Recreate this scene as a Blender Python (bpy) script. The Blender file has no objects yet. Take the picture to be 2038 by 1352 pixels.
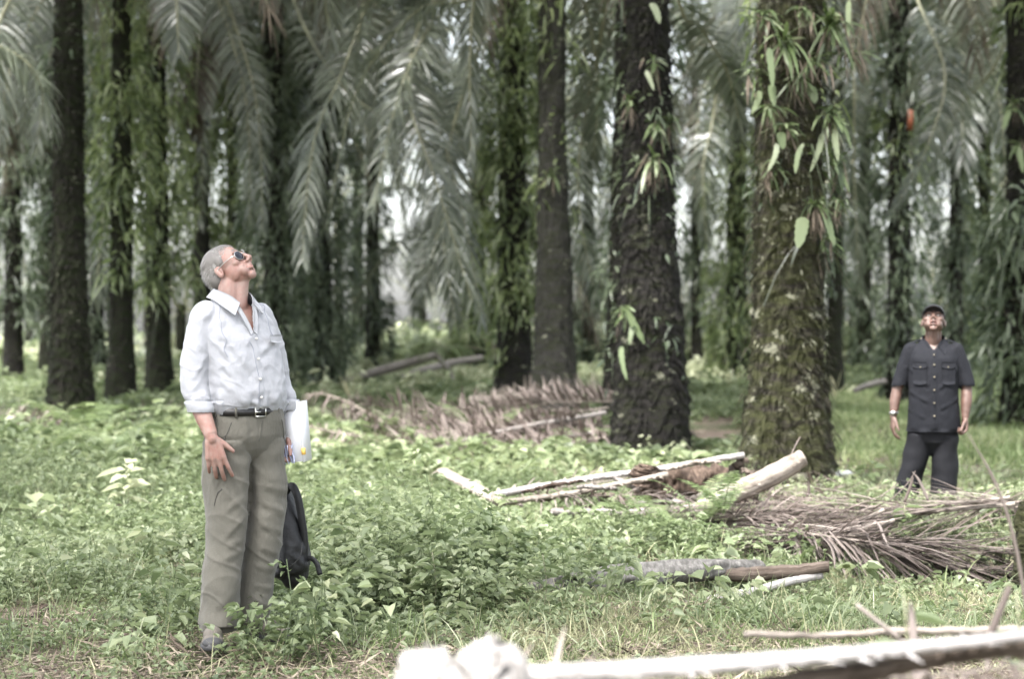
import bpy, math, random
import numpy as np
from mathutils import Vector, Matrix, noise as mnoise
sc = bpy.context.scene
C = sc.collection
R = math.radians
RNG = np.random.default_rng(7)
random.seed(7)

# ------------------------------------------------------------------ camera, world, sun, exposure
CAM_H = 1.42
FPX = 2038*70/36.0          # focal length in pixels of the photograph
cam = bpy.data.cameras.new('camera'); camo = bpy.data.objects.new('camera', cam); C.objects.link(camo)
cam.lens = 70; cam.sensor_width = 36; cam.shift_y = -0.0054
camo.location = (0, 0, CAM_H); camo.rotation_euler = (R(90), 0, 0)
cam.clip_start = 0.1; cam.clip_end = 3000
cam.dof.use_dof = True; cam.dof.focus_distance = 9.5; cam.dof.aperture_fstop = 2.4
sc.camera = camo

SUN_EL, SUN_AZ = R(62), R(-150)   # azimuth: direction the light comes FROM, measured from +Y clockwise
w = bpy.data.worlds.new('World'); sc.world = w; w.use_nodes = True
nt = w.node_tree; nt.nodes.clear()
sky = nt.nodes.new('ShaderNodeTexSky'); sky.sky_type = 'NISHITA'; sky.sun_disc = False
sky.sun_elevation = SUN_EL; sky.sun_rotation = SUN_AZ; sky.dust_density = 4.0; sky.air_density = 1.0; sky.ozone_density = 1.0
hs = nt.nodes.new('ShaderNodeHueSaturation'); hs.inputs['Saturation'].default_value = 0.36   # a white overcast sky
bg = nt.nodes.new('ShaderNodeBackground'); bg.inputs['Strength'].default_value = 0.15
wo = nt.nodes.new('ShaderNodeOutputWorld')
nt.links.new(sky.outputs[0], hs.inputs['Color']); nt.links.new(hs.outputs[0], bg.inputs[0]); nt.links.new(bg.outputs[0], wo.inputs[0])
sl = bpy.data.lights.new('sun', 'SUN'); so = bpy.data.objects.new('sun', sl); C.objects.link(so)
sl.energy = 2.1; sl.angle = R(5); sl.color = (1.0, 0.98, 0.965)
sd = Vector((math.sin(SUN_AZ)*math.cos(SUN_EL), math.cos(SUN_AZ)*math.cos(SUN_EL), math.sin(SUN_EL)))
so.rotation_euler = (-sd).to_track_quat('-Z', 'Y').to_euler()
so.location = (0, 0, 30)
sc.view_settings.view_transform = 'Standard'; sc.view_settings.look = 'None'
sc.view_settings.exposure = 2.55; sc.view_settings.gamma = 1
sc.render.engine = 'CYCLES'
sc.cycles.use_denoising = True
sc.cycles.max_bounces = 8; sc.cycles.diffuse_bounces = 4; sc.cycles.glossy_bounces = 2
sc.cycles.transmission_bounces = 4; sc.cycles.transparent_max_bounces = 8; sc.cycles.volume_bounces = 0
sc.cycles.sample_clamp_indirect = 6

# ------------------------------------------------------------------ helpers
def gz(x, y):
    """height of the ground"""
    x = np.asarray(x, float); y = np.asarray(y, float)
    h = 0.035*np.sin(x*1.3+y*0.7)+0.03*np.sin(x*0.55-y*0.9+1)+0.02*np.sin(2.7*x+1.9*y)
    return h*np.clip((y-3)/6, 0, 1) + 0.22*np.clip((y-25)/30, 0, 1) + .045*np.exp(-((x+1.2)**2+(y-8.9)**2)/.5)
def pt(px, py, d):
    return np.array([(px-1019)/FPX*d, d, CAM_H-(py-665)/FPX*d])
def gp(px, d):
    x = (px-1019)/FPX*d
    return np.array([x, d, float(gz(x, d))])
def nrm(v):
    v = np.asarray(v, float); return v/np.maximum(np.linalg.norm(v, axis=-1, keepdims=True), 1e-9)

class MB:
    """collects vertices, quads and a random value per face; linked as ONE mesh object"""
    def __init__(s): s.v = []; s.f = []; s.r = []; s.n = 0; s.m = []; s.g = []
    def add(s, v, f, r=0.5, m=0, g=None):
        v = np.asarray(v, np.float32).reshape(-1, 3); s.g.append(np.zeros_like(v)+v*20 if g is None else np.asarray(g, np.float32)); f = np.asarray(f, np.int32).reshape(-1, 4)
        s.v.append(v); s.f.append(f+s.n); s.n += len(v)
        r = np.broadcast_to(np.asarray(r, np.float32), (len(f),)); s.r.append(r)
        s.m.append(np.full(len(f), m, np.int32))
    def mesh(s, name, mats, smooth=True):
        me = bpy.data.meshes.new(name)
        v = np.concatenate(s.v); f = np.concatenate(s.f); r = np.concatenate(s.r); m = np.concatenate(s.m)
        me.vertices.add(len(v)); me.vertices.foreach_set('co', v.ravel())
        me.loops.add(f.size); me.loops.foreach_set('vertex_index', f.ravel())
        me.polygons.add(len(f)); me.polygons.foreach_set('loop_start', np.arange(len(f), dtype=np.int32)*4)
        me.polygons.foreach_set('use_smooth', np.full(len(f), smooth))
        me.update(calc_edges=True)
        a = me.attributes.new('rnd', 'FLOAT', 'FACE'); a.data.foreach_set('value', r)
        g = np.concatenate(s.g)
        if len(g) == len(v) and len(v) < 60000:
            ga = me.attributes.new('grain', 'FLOAT_VECTOR', 'POINT'); ga.data.foreach_set('vector', g.ravel())
        mats = mats if isinstance(mats, (list, tuple)) else [mats]
        for k in mats: me.materials.append(k)
        if len(mats) > 1: me.polygons.foreach_set('material_index', m)
        return me
    def build(s, name, mats, parent=None, smooth=True):
        return link(name, s.mesh(name, mats, smooth), parent)

def link(name, me, parent=None):
    o = bpy.data.objects.new(name, me); C.objects.link(o)
    if parent is not None: o.parent = parent
    return o
def tag(o, label=None, cat=None, group=None, kind=None):
    if label: o['label'] = label
    if cat: o['category'] = cat
    if group: o['group'] = group
    if kind: o['kind'] = kind
    return o
def thing(name, label, cat, loc=(0, 0, 0), group=None, rz=0):
    o = bpy.data.objects.new(name, None); C.objects.link(o); o.location = [float(a) for a in loc]; o.rotation_euler = (0, 0, rz)
    o.empty_display_size = 0.1
    return tag(o, label, cat, group)
def local(mb, o):
    """shift the collected world-space vertices into the frame of an unrotated empty"""
    L = np.array(o.location, np.float32); mb.v = [v-L for v in mb.v]; return mb

def ribbons(mb, base, d, side, L, W, droop, K=3, prof=None, rnd=None, curl=None, m=0):
    """N curved blades at once: base, direction d, width vector side (N,3); L, W, droop (N,)"""
    base = np.asarray(base, float); N = len(base)
    d = nrm(d); side = nrm(side)
    L = np.broadcast_to(L, (N,)); W = np.broadcast_to(W, (N,)); droop = np.broadcast_to(droop, (N,))
    t = np.linspace(0, 1, K+1)
    if prof is None: prof = np.interp(t, [0, .15, .6, 1], [.45, 1, .8, .06])
    p = base[:, None]+d[:, None]*(L[:, None]*t)[..., None]
    p[..., 2] -= (droop*L)[:, None]*t**2
    if curl is not None: p += side[:, None]*(np.asarray(curl)[:, None]*L[:, None]*t**2)[..., None]
    w = side[:, None]*(W[:, None]*prof*.5)[..., None]
    v = np.stack([p-w, p+w], 2).reshape(N, -1, 3)
    k = np.arange(K)*2
    q = np.stack([k, k+1, k+3, k+2], 1)
    f = (np.arange(N)*(2*(K+1)))[:, None, None]+q[None]
    if rnd is None: rnd = RNG.random(N)
    mb.add(v.reshape(-1, 3), f.reshape(-1, 4), np.repeat(rnd, K), m)

def leaves(mb, base, d, side, L, W, fold=.25, rnd=None, droop=.15, m=0):
    """N broad pointed leaves, two quads each, folded on the midrib"""
    base = np.asarray(base, float); N = len(base); d = nrm(d)
    side = nrm(np.asarray(side)-np.sum(side*d, 1, keepdims=True)*d); up = np.cross(side, d)
    L = np.broadcast_to(L, (N,))[:, None]; W = np.broadcast_to(W, (N,))[:, None]
    z = np.zeros((N, 3)); z[:, 2] = -1
    a = base; tip = base+d*L+z*L*droop*2
    l1 = base+d*L*.28-side*W*.5+up*W*fold; r1 = base+d*L*.28+side*W*.5+up*W*fold
    l2 = base+d*L*.66-side*W*.36+up*W*fold*.6+z*L*droop*.6; r2 = base+d*L*.66+side*W*.36+up*W*fold*.6+z*L*droop*.6
    v = np.stack([a, l1, l2, tip, r2, r1], 1)
    f = (np.arange(N)*6)[:, None, None]+np.array([[0, 3, 2, 1], [0, 5, 4, 3]])[None]
    if rnd is None: rnd = RNG.random(N)
    mb.add(v.reshape(-1, 3), f.reshape(-1, 4), np.repeat(rnd, 2), m)

def frames(P):
    P = np.asarray(P, float); T = nrm(np.gradient(P, axis=0))
    ref = np.array([0, 0, 1.0]); 
    if abs(T[:, 2]).mean() > .8: ref = np.array([0, 1.0, 0])
    S = nrm(np.cross(T, ref)); U = np.cross(S, T)
    return T, S, U
def tube(mb, P, ra, rb=None, sides=8, rnd=.5, m=0, caps=True, rough=0.0, prof=None):
    """swept tube; ra, rb the half sizes along side and up; prof optional cross-section (sides,2)"""
    P = np.asarray(P, float); n = len(P)
    ra = np.broadcast_to(ra, (n,)); rb = ra if rb is None else np.broadcast_to(rb, (n,))
    T, S, U = frames(P)
    if prof is None:
        a = np.arange(sides)*2*np.pi/sides; prof = np.stack([np.cos(a), np.sin(a)], 1)
    prof = np.asarray(prof, float); sides = len(prof)
    v = P[:, None]+S[:, None]*(ra[:, None]*prof[None, :, 0])[..., None]+U[:, None]*(rb[:, None]*prof[None, :, 1])[..., None]
    if rough: v = v+(RNG.random(v.shape)-.5)*rough
    i = np.arange(n-1)[:, None]*sides; j = np.arange(sides)[None]; j2 = (j+1) % sides
    f = np.stack([i+j, i+j2, i+sides+j2, i+sides+j], -1).reshape(-1, 4)
    v = v.reshape(-1, 3)
    if caps:
        c0 = len(v); v = np.concatenate([v, P[:1], P[-1:]])
        h = np.arange(0, sides, 2); 
        fa = np.stack([np.full(len(h), c0), (h+2) % sides, (h+1) % sides, h], 1)
        o = (n-1)*sides
        fb = np.stack([np.full(len(h), c0+1), o+h, o+(h+1) % sides, o+(h+2) % sides], 1)
        if sides % 2 == 0: f = np.concatenate([f, fa, fb])
    s_ = np.concatenate([[0], np.cumsum(np.linalg.norm(np.diff(P, axis=0), axis=1))]); q = np.arange(sides)*2*np.pi/sides
    g = np.stack([np.repeat(s_[:, None], sides, 1), np.tile(np.cos(q)*4.5, (n, 1)), np.tile(np.sin(q)*4.5, (n, 1))], -1).reshape(-1, 3)
    if caps: g = np.concatenate([g, [[0, 0, 0], [s_[-1], 0, 0]]])
    g = g+[P[0][0]*7 % 5, P[0][2]*9 % 3, 0]
    mb.add(v, f, rnd, m, g)
def crom(pts, n):
    """smooth curve through the points"""
    P = np.asarray(pts, float); P = np.vstack([2*P[0]-P[1], P, 2*P[-1]-P[-2]])
    k = len(P)-3; u = np.linspace(0, k, n); i = np.minimum(u.astype(int), k-1); t = (u-i)[:, None]
    a, b, c, d = P[i], P[i+1], P[i+2], P[i+3]
    return .5*((2*b)+(-a+c)*t+(2*a-5*b+4*c-d)*t**2+(-a+3*b-3*c+d)*t**3)
def vnoise(u, v, pu, seed=0):
    """tiling (in u, period pu) smooth value noise"""
    g = np.random.default_rng(seed).random((pu, 4096)); 
    iu = np.floor(u).astype(int); iv = np.floor(v).astype(int); fu = u-iu; fv = v-iv
    fu = fu*fu*(3-2*fu); fv = fv*fv*(3-2*fv); iv = iv % 4095
    a = g[iu % pu, iv]; b = g[(iu+1) % pu, iv]; c = g[iu % pu, iv+1]; d = g[(iu+1) % pu, iv+1]
    return (a*(1-fu)+b*fu)*(1-fv)+(c*(1-fu)+d*fu)*fv

# ------------------------------------------------------------------ materials
def mat(name):
    m = bpy.data.materials.new(name); m.use_nodes = True; t = m.node_tree
    b = t.nodes['Principled BSDF']; return m, t, b
def ramp(t, fac, stops):
    r = t.nodes.new('ShaderNodeValToRGB'); e = r.color_ramp.elements
    for k in range(len(stops)-2): e.new(0.5)
    for k, (p, c) in enumerate(stops): e[k].position = p; e[k].color = (*c, 1)
    t.links.new(fac, r.inputs[0]); return r.outputs[0]
def noisen(t, scale, detail=4, rough=.55, coord='Object', sc3=None):
    tc = t.nodes.new('ShaderNodeTexCoord'); n = t.nodes.new('ShaderNodeTexNoise')
    n.inputs['Scale'].default_value = scale; n.inputs['Detail'].default_value = detail; n.inputs['Roughness'].default_value = rough
    if sc3:
        mp = t.nodes.new('ShaderNodeMapping'); mp.inputs['Scale'].default_value = sc3
        t.links.new(tc.outputs[coord], mp.inputs[0]); t.links.new(mp.outputs[0], n.inputs['Vector'])
    else: t.links.new(tc.outputs[coord], n.inputs['Vector'])
    return n.outputs['Fac']
def bump(t, b, fac, strength=.4, dist=.01):
    n = t.nodes.new('ShaderNodeBump'); n.inputs['Strength'].default_value = strength; n.inputs['Distance'].default_value = dist
    t.links.new(fac, n.inputs['Height']); t.links.new(n.outputs[0], b.inputs['Normal'])
def mixc(t, fac, a, b):
    m = t.nodes.new('ShaderNodeMix'); m.data_type = 'RGBA'
    for s, v in ((m.inputs[0], fac), (m.inputs[6], a), (m.inputs[7], b)):
        if isinstance(v, (tuple, list)): s.default_value = (*v, 1)
        elif isinstance(v, (int, float)): s.default_value = v
        else: t.links.new(v, s)
    return m.outputs[2]
def leafmat(name, stops, rough=.45, transl=.3, spec=.5, tint=1.0):
    m, t, b = mat(name)
    a = t.nodes.new('ShaderNodeAttribute'); a.attribute_name = 'rnd'
    c = ramp(t, a.outputs['Fac'], stops)
    t.links.new(c, b.inputs['Base Color']); b.inputs['Roughness'].default_value = rough
    b.inputs['Specular IOR Level'].default_value = spec
    if transl > 0:
        tr = t.nodes.new('ShaderNodeBsdfTranslucent'); mx = t.nodes.new('ShaderNodeMixShader')
        hsv = t.nodes.new('ShaderNodeHueSaturation'); hsv.inputs['Value'].default_value = 1.5; hsv.inputs['Saturation'].default_value = 1.1
        t.links.new(c, hsv.inputs['Color']); t.links.new(hsv.outputs[0], tr.inputs[0]); mx.inputs[0].default_value = transl
        t.links.new(b.outputs[0], mx.inputs[1]); t.links.new(tr.outputs[0], mx.inputs[2])
        t.links.new(mx.outputs[0], t.nodes['Material Output'].inputs['Surface'])
    return m
def plain(name, col, rough=.6, bs=0, bscale=60, var=.0, spec=.5, metal=0, sc3=None):
    m, t, b = mat(name)
    b.inputs['Roughness'].default_value = rough; b.inputs['Specular IOR Level'].default_value = spec; b.inputs['Metallic'].default_value = metal
    if var:
        n = noisen(t, bscale*.15, 5, sc3=sc3)
        lo = tuple(c*(1-var) for c in col); hi = tuple(min(1, c*(1+var)) for c in col)
        t.links.new(ramp(t, n, [(.3, lo), (.7, hi)]), b.inputs['Base Color'])
    else: b.inputs['Base Color'].default_value = (*col, 1)
    if bs: bump(t, b, noisen(t, bscale, 5, sc3=sc3), bs, .01)
    return m

M = {}
M['frond'] = leafmat('palm leaf', [(0, (.028, .036, .021)), (.35, (.07, .084, .056)), (.75, (.145, .162, .118)), (1, (.23, .25, .19))], .33, .36, .8)
M['rachis'] = plain('palm rachis', (.17, .17, .10), .5, var=.2)
M['deadleaf'] = leafmat('dry palm leaf', [(0, (.05, .038, .031)), (.4, (.12, .096, .083)), (.8, (.22, .185, .165)), (1, (.34, .30, .26))], .7, .15, .3)
M['brownfrond'] = leafmat('brown hanging frond', [(0, (.035, .026, .02)), (.5, (.07, .055, .04)), (1, (.13, .11, .08))], .7, .1, .3)
M['vine'] = leafmat('climbing leaf', [(0, (.03, .045, .015)), (.4, (.095, .13, .05)), (.75, (.20, .245, .10)), (1, (.36, .40, .24))], .4, .35, .6)
M['vinegrey'] = leafmat('shaded climbing leaf', [(0, (.02, .032, .016)), (.5, (.075, .10, .055)), (1, (.19, .23, .14))], .4, .3, .6)  # darker, greyer green leaf tones than the plain climber
M['strap'] = leafmat('strap fern', [(0, (.035, .055, .015)), (.4, (.085, .12, .045)), (.8, (.16, .20, .10)), (1, (.23, .26, .16))], .45, .25, .5)
M['brownstrap'] = leafmat('withered fern leaf', [(0, (.06, .045, .03)), (1, (.20, .16, .12))], .8, .1)
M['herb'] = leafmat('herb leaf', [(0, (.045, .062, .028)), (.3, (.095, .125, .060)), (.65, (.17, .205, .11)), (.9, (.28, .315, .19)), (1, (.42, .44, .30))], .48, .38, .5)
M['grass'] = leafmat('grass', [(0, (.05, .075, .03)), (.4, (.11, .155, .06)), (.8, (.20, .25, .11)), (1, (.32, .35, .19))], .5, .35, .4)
M['drygrass'] = leafmat('dry grass', [(0, (.12, .13, .07)), (.5, (.26, .26, .15)), (1, (.46, .43, .29))], .7, .2, .3)
M['fern'] = leafmat('fern', [(0, (.055, .08, .03)), (.5, (.12, .16, .07)), (1, (.22, .26, .13))], .5, .3, .4)
M['litter'] = leafmat('leaf litter', [(0, (.05, .038, .03)), (.5, (.14, .11, .085)), (1, (.32, .27, .21))], .8, .05, .2)

def trunkmat(name, base, ridge, moss, mossamt, lichen=.0):
    m, t, b = mat(name)
    n1 = noisen(t, 5, 6, .65, sc3=(1, 1, 3)); n2 = noisen(t, 26, 6, .7, sc3=(1, 1, 2.5)); n3 = noisen(t, 2.0, 4)
    c = ramp(t, n2, [(.35, base), (.62, ridge), (.78, tuple(x*1.7 for x in ridge))])
    f = ramp(t, n1, [(.62-mossamt*.5, (0, 0, 0)), (.78-mossamt*.4, (1, 1, 1))])
    mo = ramp(t, n2, [(.3, tuple(x*.45 for x in moss)), (.7, moss)])
    c = mixc(t, f, c, mo)
    if lichen:
        g = ramp(t, noisen(t, 4.3, 5, .7, sc3=(1, 1, 1.6)), [(.66-lichen*.1, (0, 0, 0)), (.70-lichen*.1, (1, 1, 1))])
        c = mixc(t, g, c, (.20, .20, .145))
    t.links.new(c, b.inputs['Base Color']); b.inputs['Roughness'].default_value = .9; b.inputs['Specular IOR Level'].default_value = .2
    bump(t, b, n2, .9, .03)
    return m
M['trunk_moss'] = trunkmat('mossy bark', (.008, .0068, .0055), (.040, .034, .027), (.050, .053, .021), .50, .7)
M['trunk_dark'] = trunkmat('dark bark', (.004, .0036, .0032), (.024, .0215, .019), (.026, .030, .013), .30, .35)
M['trunk_mid'] = trunkmat('brown bark', (.006, .005, .004), (.024, .021, .017), (.024, .032, .012), .42, .2)
M['trunk_grey'] = trunkmat('grey bark', (.013, .0125, .011), (.055, .052, .046), (.040, .044, .025), .38, .4)

def woodmat(name, a, b_, c_, scale=14):
    m, t, b = mat(name)
    at = t.nodes.new('ShaderNodeAttribute'); at.attribute_name = 'grain'
    mp = t.nodes.new('ShaderNodeMapping'); mp.inputs['Scale'].default_value = (2.2, 1, 1); t.links.new(at.outputs['Vector'], mp.inputs[0])
    n1 = t.nodes.new('ShaderNodeTexNoise'); n1.inputs['Scale'].default_value = 1.0; n1.inputs['Detail'].default_value = 8; n1.inputs['Roughness'].default_value = .72
    t.links.new(mp.outputs[0], n1.inputs['Vector'])
    n = noisen(t, scale*.35, 6, .7)
    col = ramp(t, n1.outputs['Fac'], [(.30, a), (.50, b_), (.66, c_)])
    col = mixc(t, ramp(t, n, [(.45, (0, 0, 0)), (.75, (.75, .75, .75))]), col, tuple(x*.45 for x in a))
    t.links.new(col, b.inputs['Base Color']); b.inputs['Roughness'].default_value = .85; b.inputs['Specular IOR Level'].default_value = .25
    bump(t, b, n1.outputs['Fac'], .8, .012); return m
M['petiole'] = woodmat('dry petiole', (.13, .105, .085), (.30, .26, .22), (.44, .39, .34), 26)
M['petiole_white'] = woodmat('bleached petiole', (.13, .11, .095), (.27, .245, .225), (.40, .375, .35), 30)
M['petiole_bright'] = woodmat('sun bleached petiole', (.20, .175, .16), (.42, .395, .375), (.56, .535, .515), 24)
M['petiole_brown'] = woodmat('brown petiole', (.05, .036, .027), (.13, .10, .08), (.24, .20, .165), 20)
M['log_grey'] = woodmat('grey log', (.06, .056, .05), (.15, .142, .13), (.28, .265, .245), 20)
M['rot'] = woodmat('rotten wood', (.018, .012, .009), (.065, .045, .033), (.15, .11, .085), 22)

# ------------------------------------------------------------------ ground
def make_ground():
    u = np.linspace(-1, 1, 321); X = np.sign(u)*(np.abs(u)**2.6)*260+0*u; X += u*8
    v = np.linspace(0, 1, 360); Y = -12+v*30+(v**4)*420
    gx, gy = np.meshgrid(X, Y); g = gz(gx, gy)
    V = np.stack([gx, gy, g], -1).reshape(-1, 3); nx = len(X); ny = len(Y)
    i = np.arange(ny-1)[:, None]*nx; j = np.arange(nx-1)[None]
    f = np.stack([i+j, i+j+1, i+nx+j+1, i+nx+j], -1).reshape(-1, 4)
    mb = MB(); mb.add(V, f)
    m, t, b = mat('forest soil')
    n = noisen(t, 9, 8, .7); n2 = noisen(t, .45, 4); n3 = noisen(t, 40, 4)
    soil = ramp(t, n, [(.3, (.05, .037, .028)), (.52, (.15, .118, .094)), (.72, (.28, .23, .185))])
    green = ramp(t, n3, [(.3, (.02, .035, .012)), (.7, (.07, .10, .035))])
    c = mixc(t, ramp(t, n2, [(.40, (0, 0, 0)), (.55, (.9, .9, .9))]), soil, green)
    t.links.new(c, b.inputs['Base Color']); b.inputs['Roughness'].default_value = .95; b.inputs['Specular IOR Level'].default_value = .15
    bump(t, b, n, .8, .04)
    o = mb.build('ground', m); tag(o, 'brown plantation soil with moss and low growth', None, None, 'structure')
make_ground()
# ------------------------------------------------------------------ oil palms
def frond_path(leaf, stem, P, nleaf, llen, lw, s0=.16, spread=.8, lift=.25, droop=.5, r0=.035, K=3, jit=.12, gap=0, flat=False):
    """leaflets and rachis of one frond along the curve P"""
    P = np.asarray(P, float); n = len(P)
    s = np.linspace(0, 1, n)
    tube(stem, P, np.linspace(r0, r0*.15, n), np.linspace(r0*.6, r0*.12, n), 5, caps=False, rnd=RNG.random())
    T, S, U = frames(P)
    sl_ = np.linspace(s0, .995, nleaf)
    shade = RNG.random()*.35
    for sg in (-1, 1):
        t = np.clip(sl_+(RNG.random(nleaf)-.5)*.01, 0, 1)
        keep = RNG.random(nleaf) > gap; t = t[keep]; N = len(t)
        f = lambda A: np.stack([np.interp(t, s, A[:, k]) for k in range(3)], 1)
        p, tt, ss, uu = f(P), nrm(f(T)), nrm(f(S)), nrm(f(U))
        sp = np.interp(t, [0, .5, 1], [spread*1.1, spread, spread*.45])[:, None]
        up = (lift+(RNG.random(N)-.5)*.7*(0.25 if flat else 1))[:, None]
        d = sg*ss*sp+tt*(1.05-sp)+uu*up+(RNG.random((N, 3))-.5)*jit*2
        side = np.cross(nrm(d), uu)*1.0+(RNG.random((N, 3))-.5)*.5
        L = llen*np.interp(t, [0, s0, .35, .7, 1], [.4, .55, 1, .85, .35])*(.85+.3*RNG.random(N))
        ribbons(leaf, p, d, side, L, lw*(.8+.4*RNG.random(N)), droop*(.6+.8*RNG.random(N)), K, rnd=np.clip(shade+RNG.random(N)*.65, 0, 1))

def arch(az, el, L, bend, n=14, base=(0, 0, 0), wob=.1):
    s = np.linspace(0, 1, n); e = el-bend*s**1.25; a = az+wob*np.sin(s*3)
    d = np.stack([np.cos(e)*np.cos(a), np.cos(e)*np.sin(a), np.sin(e)], 1)*(L/(n-1))
    P = np.vstack([[0, 0, 0], np.cumsum(d[:-1], 0)])+np.asarray(base)
    return P
def crown_mesh(seed, nf=21, nleaf=85, L0=6.2, K=3):
    global RNG
    keep = RNG; RNG = np.random.default_rng(seed)
    leaf, stem, brown = MB(), MB(), MB()
    for i in range(nf):
        q = i/(nf-1); az = i*2.39996+RNG.random()*.3
        el = np.interp(q, [0, .35, .75, 1], [1.35, .85, .15, -.65])+(RNG.random()-.5)*.25
        bend = np.interp(q, [0, .5, 1], [.9, 1.7, 1.15])+(RNG.random()-.5)*.4
        L = L0*np.interp(q, [0, .3, 1], [.7, 1, .95])*(.9+.2*RNG.random())
        b = (math.cos(az)*.22, math.sin(az)*.22, -.5*q)
        P = arch(az, el, L, min(bend, el+1.45), base=b, wob=(RNG.random()-.5)*.5)
        if q > .93: frond_path(brown, stem, P, int(nleaf*.6), .75, .035, droop=.8, lift=.0, K=2, r0=.045)
        else: frond_path(leaf, stem, P, nleaf, .95, .055, droop=.55, lift=.2, K=K, r0=.05)
    allm = MB()
    for mbx, mi in ((leaf, 0), (stem, 1), (brown, 2)):
        for v, f, r in zip(mbx.v, mbx.f, mbx.r): pass
        if mbx.v:
            v = np.concatenate(mbx.v); f = np.concatenate(mbx.f); r = np.concatenate(mbx.r); allm.add(v, f, r, mi)
    RNG = keep
    return allm.mesh('crown', [M['frond'], M['rachis'], M['brownfrond']])
CROWNS = [crown_mesh(11+i) for i in range(4)]
FARCROWNS = [crown_mesh(31+i, nf=15, nleaf=46, K=2) for i in range(2)]

def trunk_mesh(H, r_base, r_mid, r_top, m, seed,  nt_=120, nz=420, ledge=.035, ledges=7.0, lean=(0, 0), flare=.35, fibres=700, coarse=1.0, taper=.85):
    """leaf-base scarred palm stem: wavy overlapping ledges, bumps and hanging fibres"""
    z = np.linspace(-.35, H, nz); th = np.arange(nt_)*2*np.pi/nt_
    Z, TH = np.meshgrid(z, th, indexing='ij'); U_ = TH/(2*np.pi)
    zc = np.clip(Z, 0, None)
    rad = np.interp(zc, [0, flare, 1.3, 4.6, H], [r_base, r_base*.86+r_mid*.14, r_mid, r_mid*taper, r_mid*taper*.95])
    n1 = vnoise(U_*12, Z*2.2, 12, seed); n2 = vnoise(U_*24, Z*6, 24, seed+1); n3 = vnoise(U_*60, Z*30, 60, seed+2); n4 = vnoise(U_*5, Z*.8, 5, seed+3)
    ph = Z*ledges+n1*2.2+n2*.7+.5*np.sin(TH*3+Z*2)
    saw = ph-np.floor(ph)
    am = .35+.65*vnoise(U_*9, Z*3.1, 9, seed+4)
    saw2 = (1-saw)**1.6
    wide = .5+.5*np.sin(TH*8+np.floor(ph)*2.4)
    r = rad*(1+(n4-.5)*.14)+ledge*(saw2*am*(.55+.45*wide)-.35)*coarse+(n2-.5)*.035*coarse+(n3-.5)*.016
    x = r*np.cos(TH)+lean[0]*Z/H; y = r*np.sin(TH)+lean[1]*Z/H
    V = np.stack([x, y, Z+ledge*.5*(saw2-.5)], -1).reshape(-1, 3)
    i = np.arange(nz-1)[:, None]*nt_; j = np.arange(nt_)[None]; j2 = (j+1) % nt_
    f = np.stack([i+j, i+j2, i+nt_+j2, i+nt_+j], -1).reshape(-1, 4)
    mb = MB(); mb.add(V, f)
    if fibres:
        rg = np.random.default_rng(seed+9); zz = rg.random(fibres)*min(H, 5.5); tt = rg.random(fibres)*2*np.pi
        rr = np.interp(zz, [0, flare, 1.3, 4.6, H], [r_base, r_base*.86+r_mid*.14, r_mid, r_mid*taper, r_mid*taper*.95])
        o = np.stack([np.cos(tt), np.sin(tt), np.zeros(fibres)], 1)
        b = o*rr[:, None]; b[:, 2] = zz; b[:, 0] += lean[0]*zz/H; b[:, 1] += lean[1]*zz/H
        d = o*.8+(rg.random((fibres, 3))-.5)*.9; sd_ = np.cross(d, [0, 0, 1.0])
        ribbons(mb, b, d, sd_, .05+.09*rg.random(fibres), .012+.02*rg.random(fibres), .9*rg.random(fibres)+.2, 2)
    return mb.mesh('trunk', M[m], smooth=True)

def vine_mesh(H0, H1, r, n, seed, m='vine', length=(.12, .30), width=.035, out=.16, lean=(0, 0), H=8.0, clump=True):
    """leafy climber hugging a stem between heights H0 and H1"""
    rg = np.random.default_rng(seed); mb = MB()
    nc = max(6, n//26); cz = H0+(H1-H0)*rg.random(nc); ct = rg.random(nc)*2*np.pi; co = rg.random(nc)*out
    k = rg.integers(0, nc, n)
    z = cz[k]+rg.normal(0, .17, n); t = ct[k]+rg.normal(0, .45, n); o_ = r+co[k]+rg.random(n)*.05
    dirr = np.stack([np.cos(t), np.sin(t), np.zeros(n)], 1)
    b = dirr*o_[:, None]; b[:, 2] = z; b[:, 0] += lean[0]*z/H; b[:, 1] += lean[1]*z/H
    d = dirr*(.5+.5*rg.random((n, 1)))+rg.normal(0, .6, (n, 3)); d[:, 2] -= .2
    L = length[0]+(length[1]-length[0])*rg.random(n)**1.5
    sh = np.clip(rg.random(nc)[k]*.55+rg.random(n)*.5, 0, 1)
    h = int(n*.38)
    s = np.cross(d, rg.normal(0, 1, (n, 3)))
    ribbons(mb, b[:h], d[:h], s[:h], L[:h]*1.2, width*(.7+.5*rg.random(h)), .5+.7*rg.random(h), 3, rnd=sh[:h], prof=np.array([.3, 1, .9, .1]))
    leaves(mb, b[h:], d[h:], s[h:], L[h:]*.62, L[h:]*.30, rnd=sh[h:], droop=.25)
    # thin twigs and roots
    q = n//12
    ribbons(mb, b[:q]*np.array([.9, .9, 1]), d[:q], s[:q], .25+.3*rg.random(q), .007, .8, 3, rnd=np.zeros(q)+.05, prof=np.ones(4))
    return mb.mesh('climber', M[m])

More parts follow.
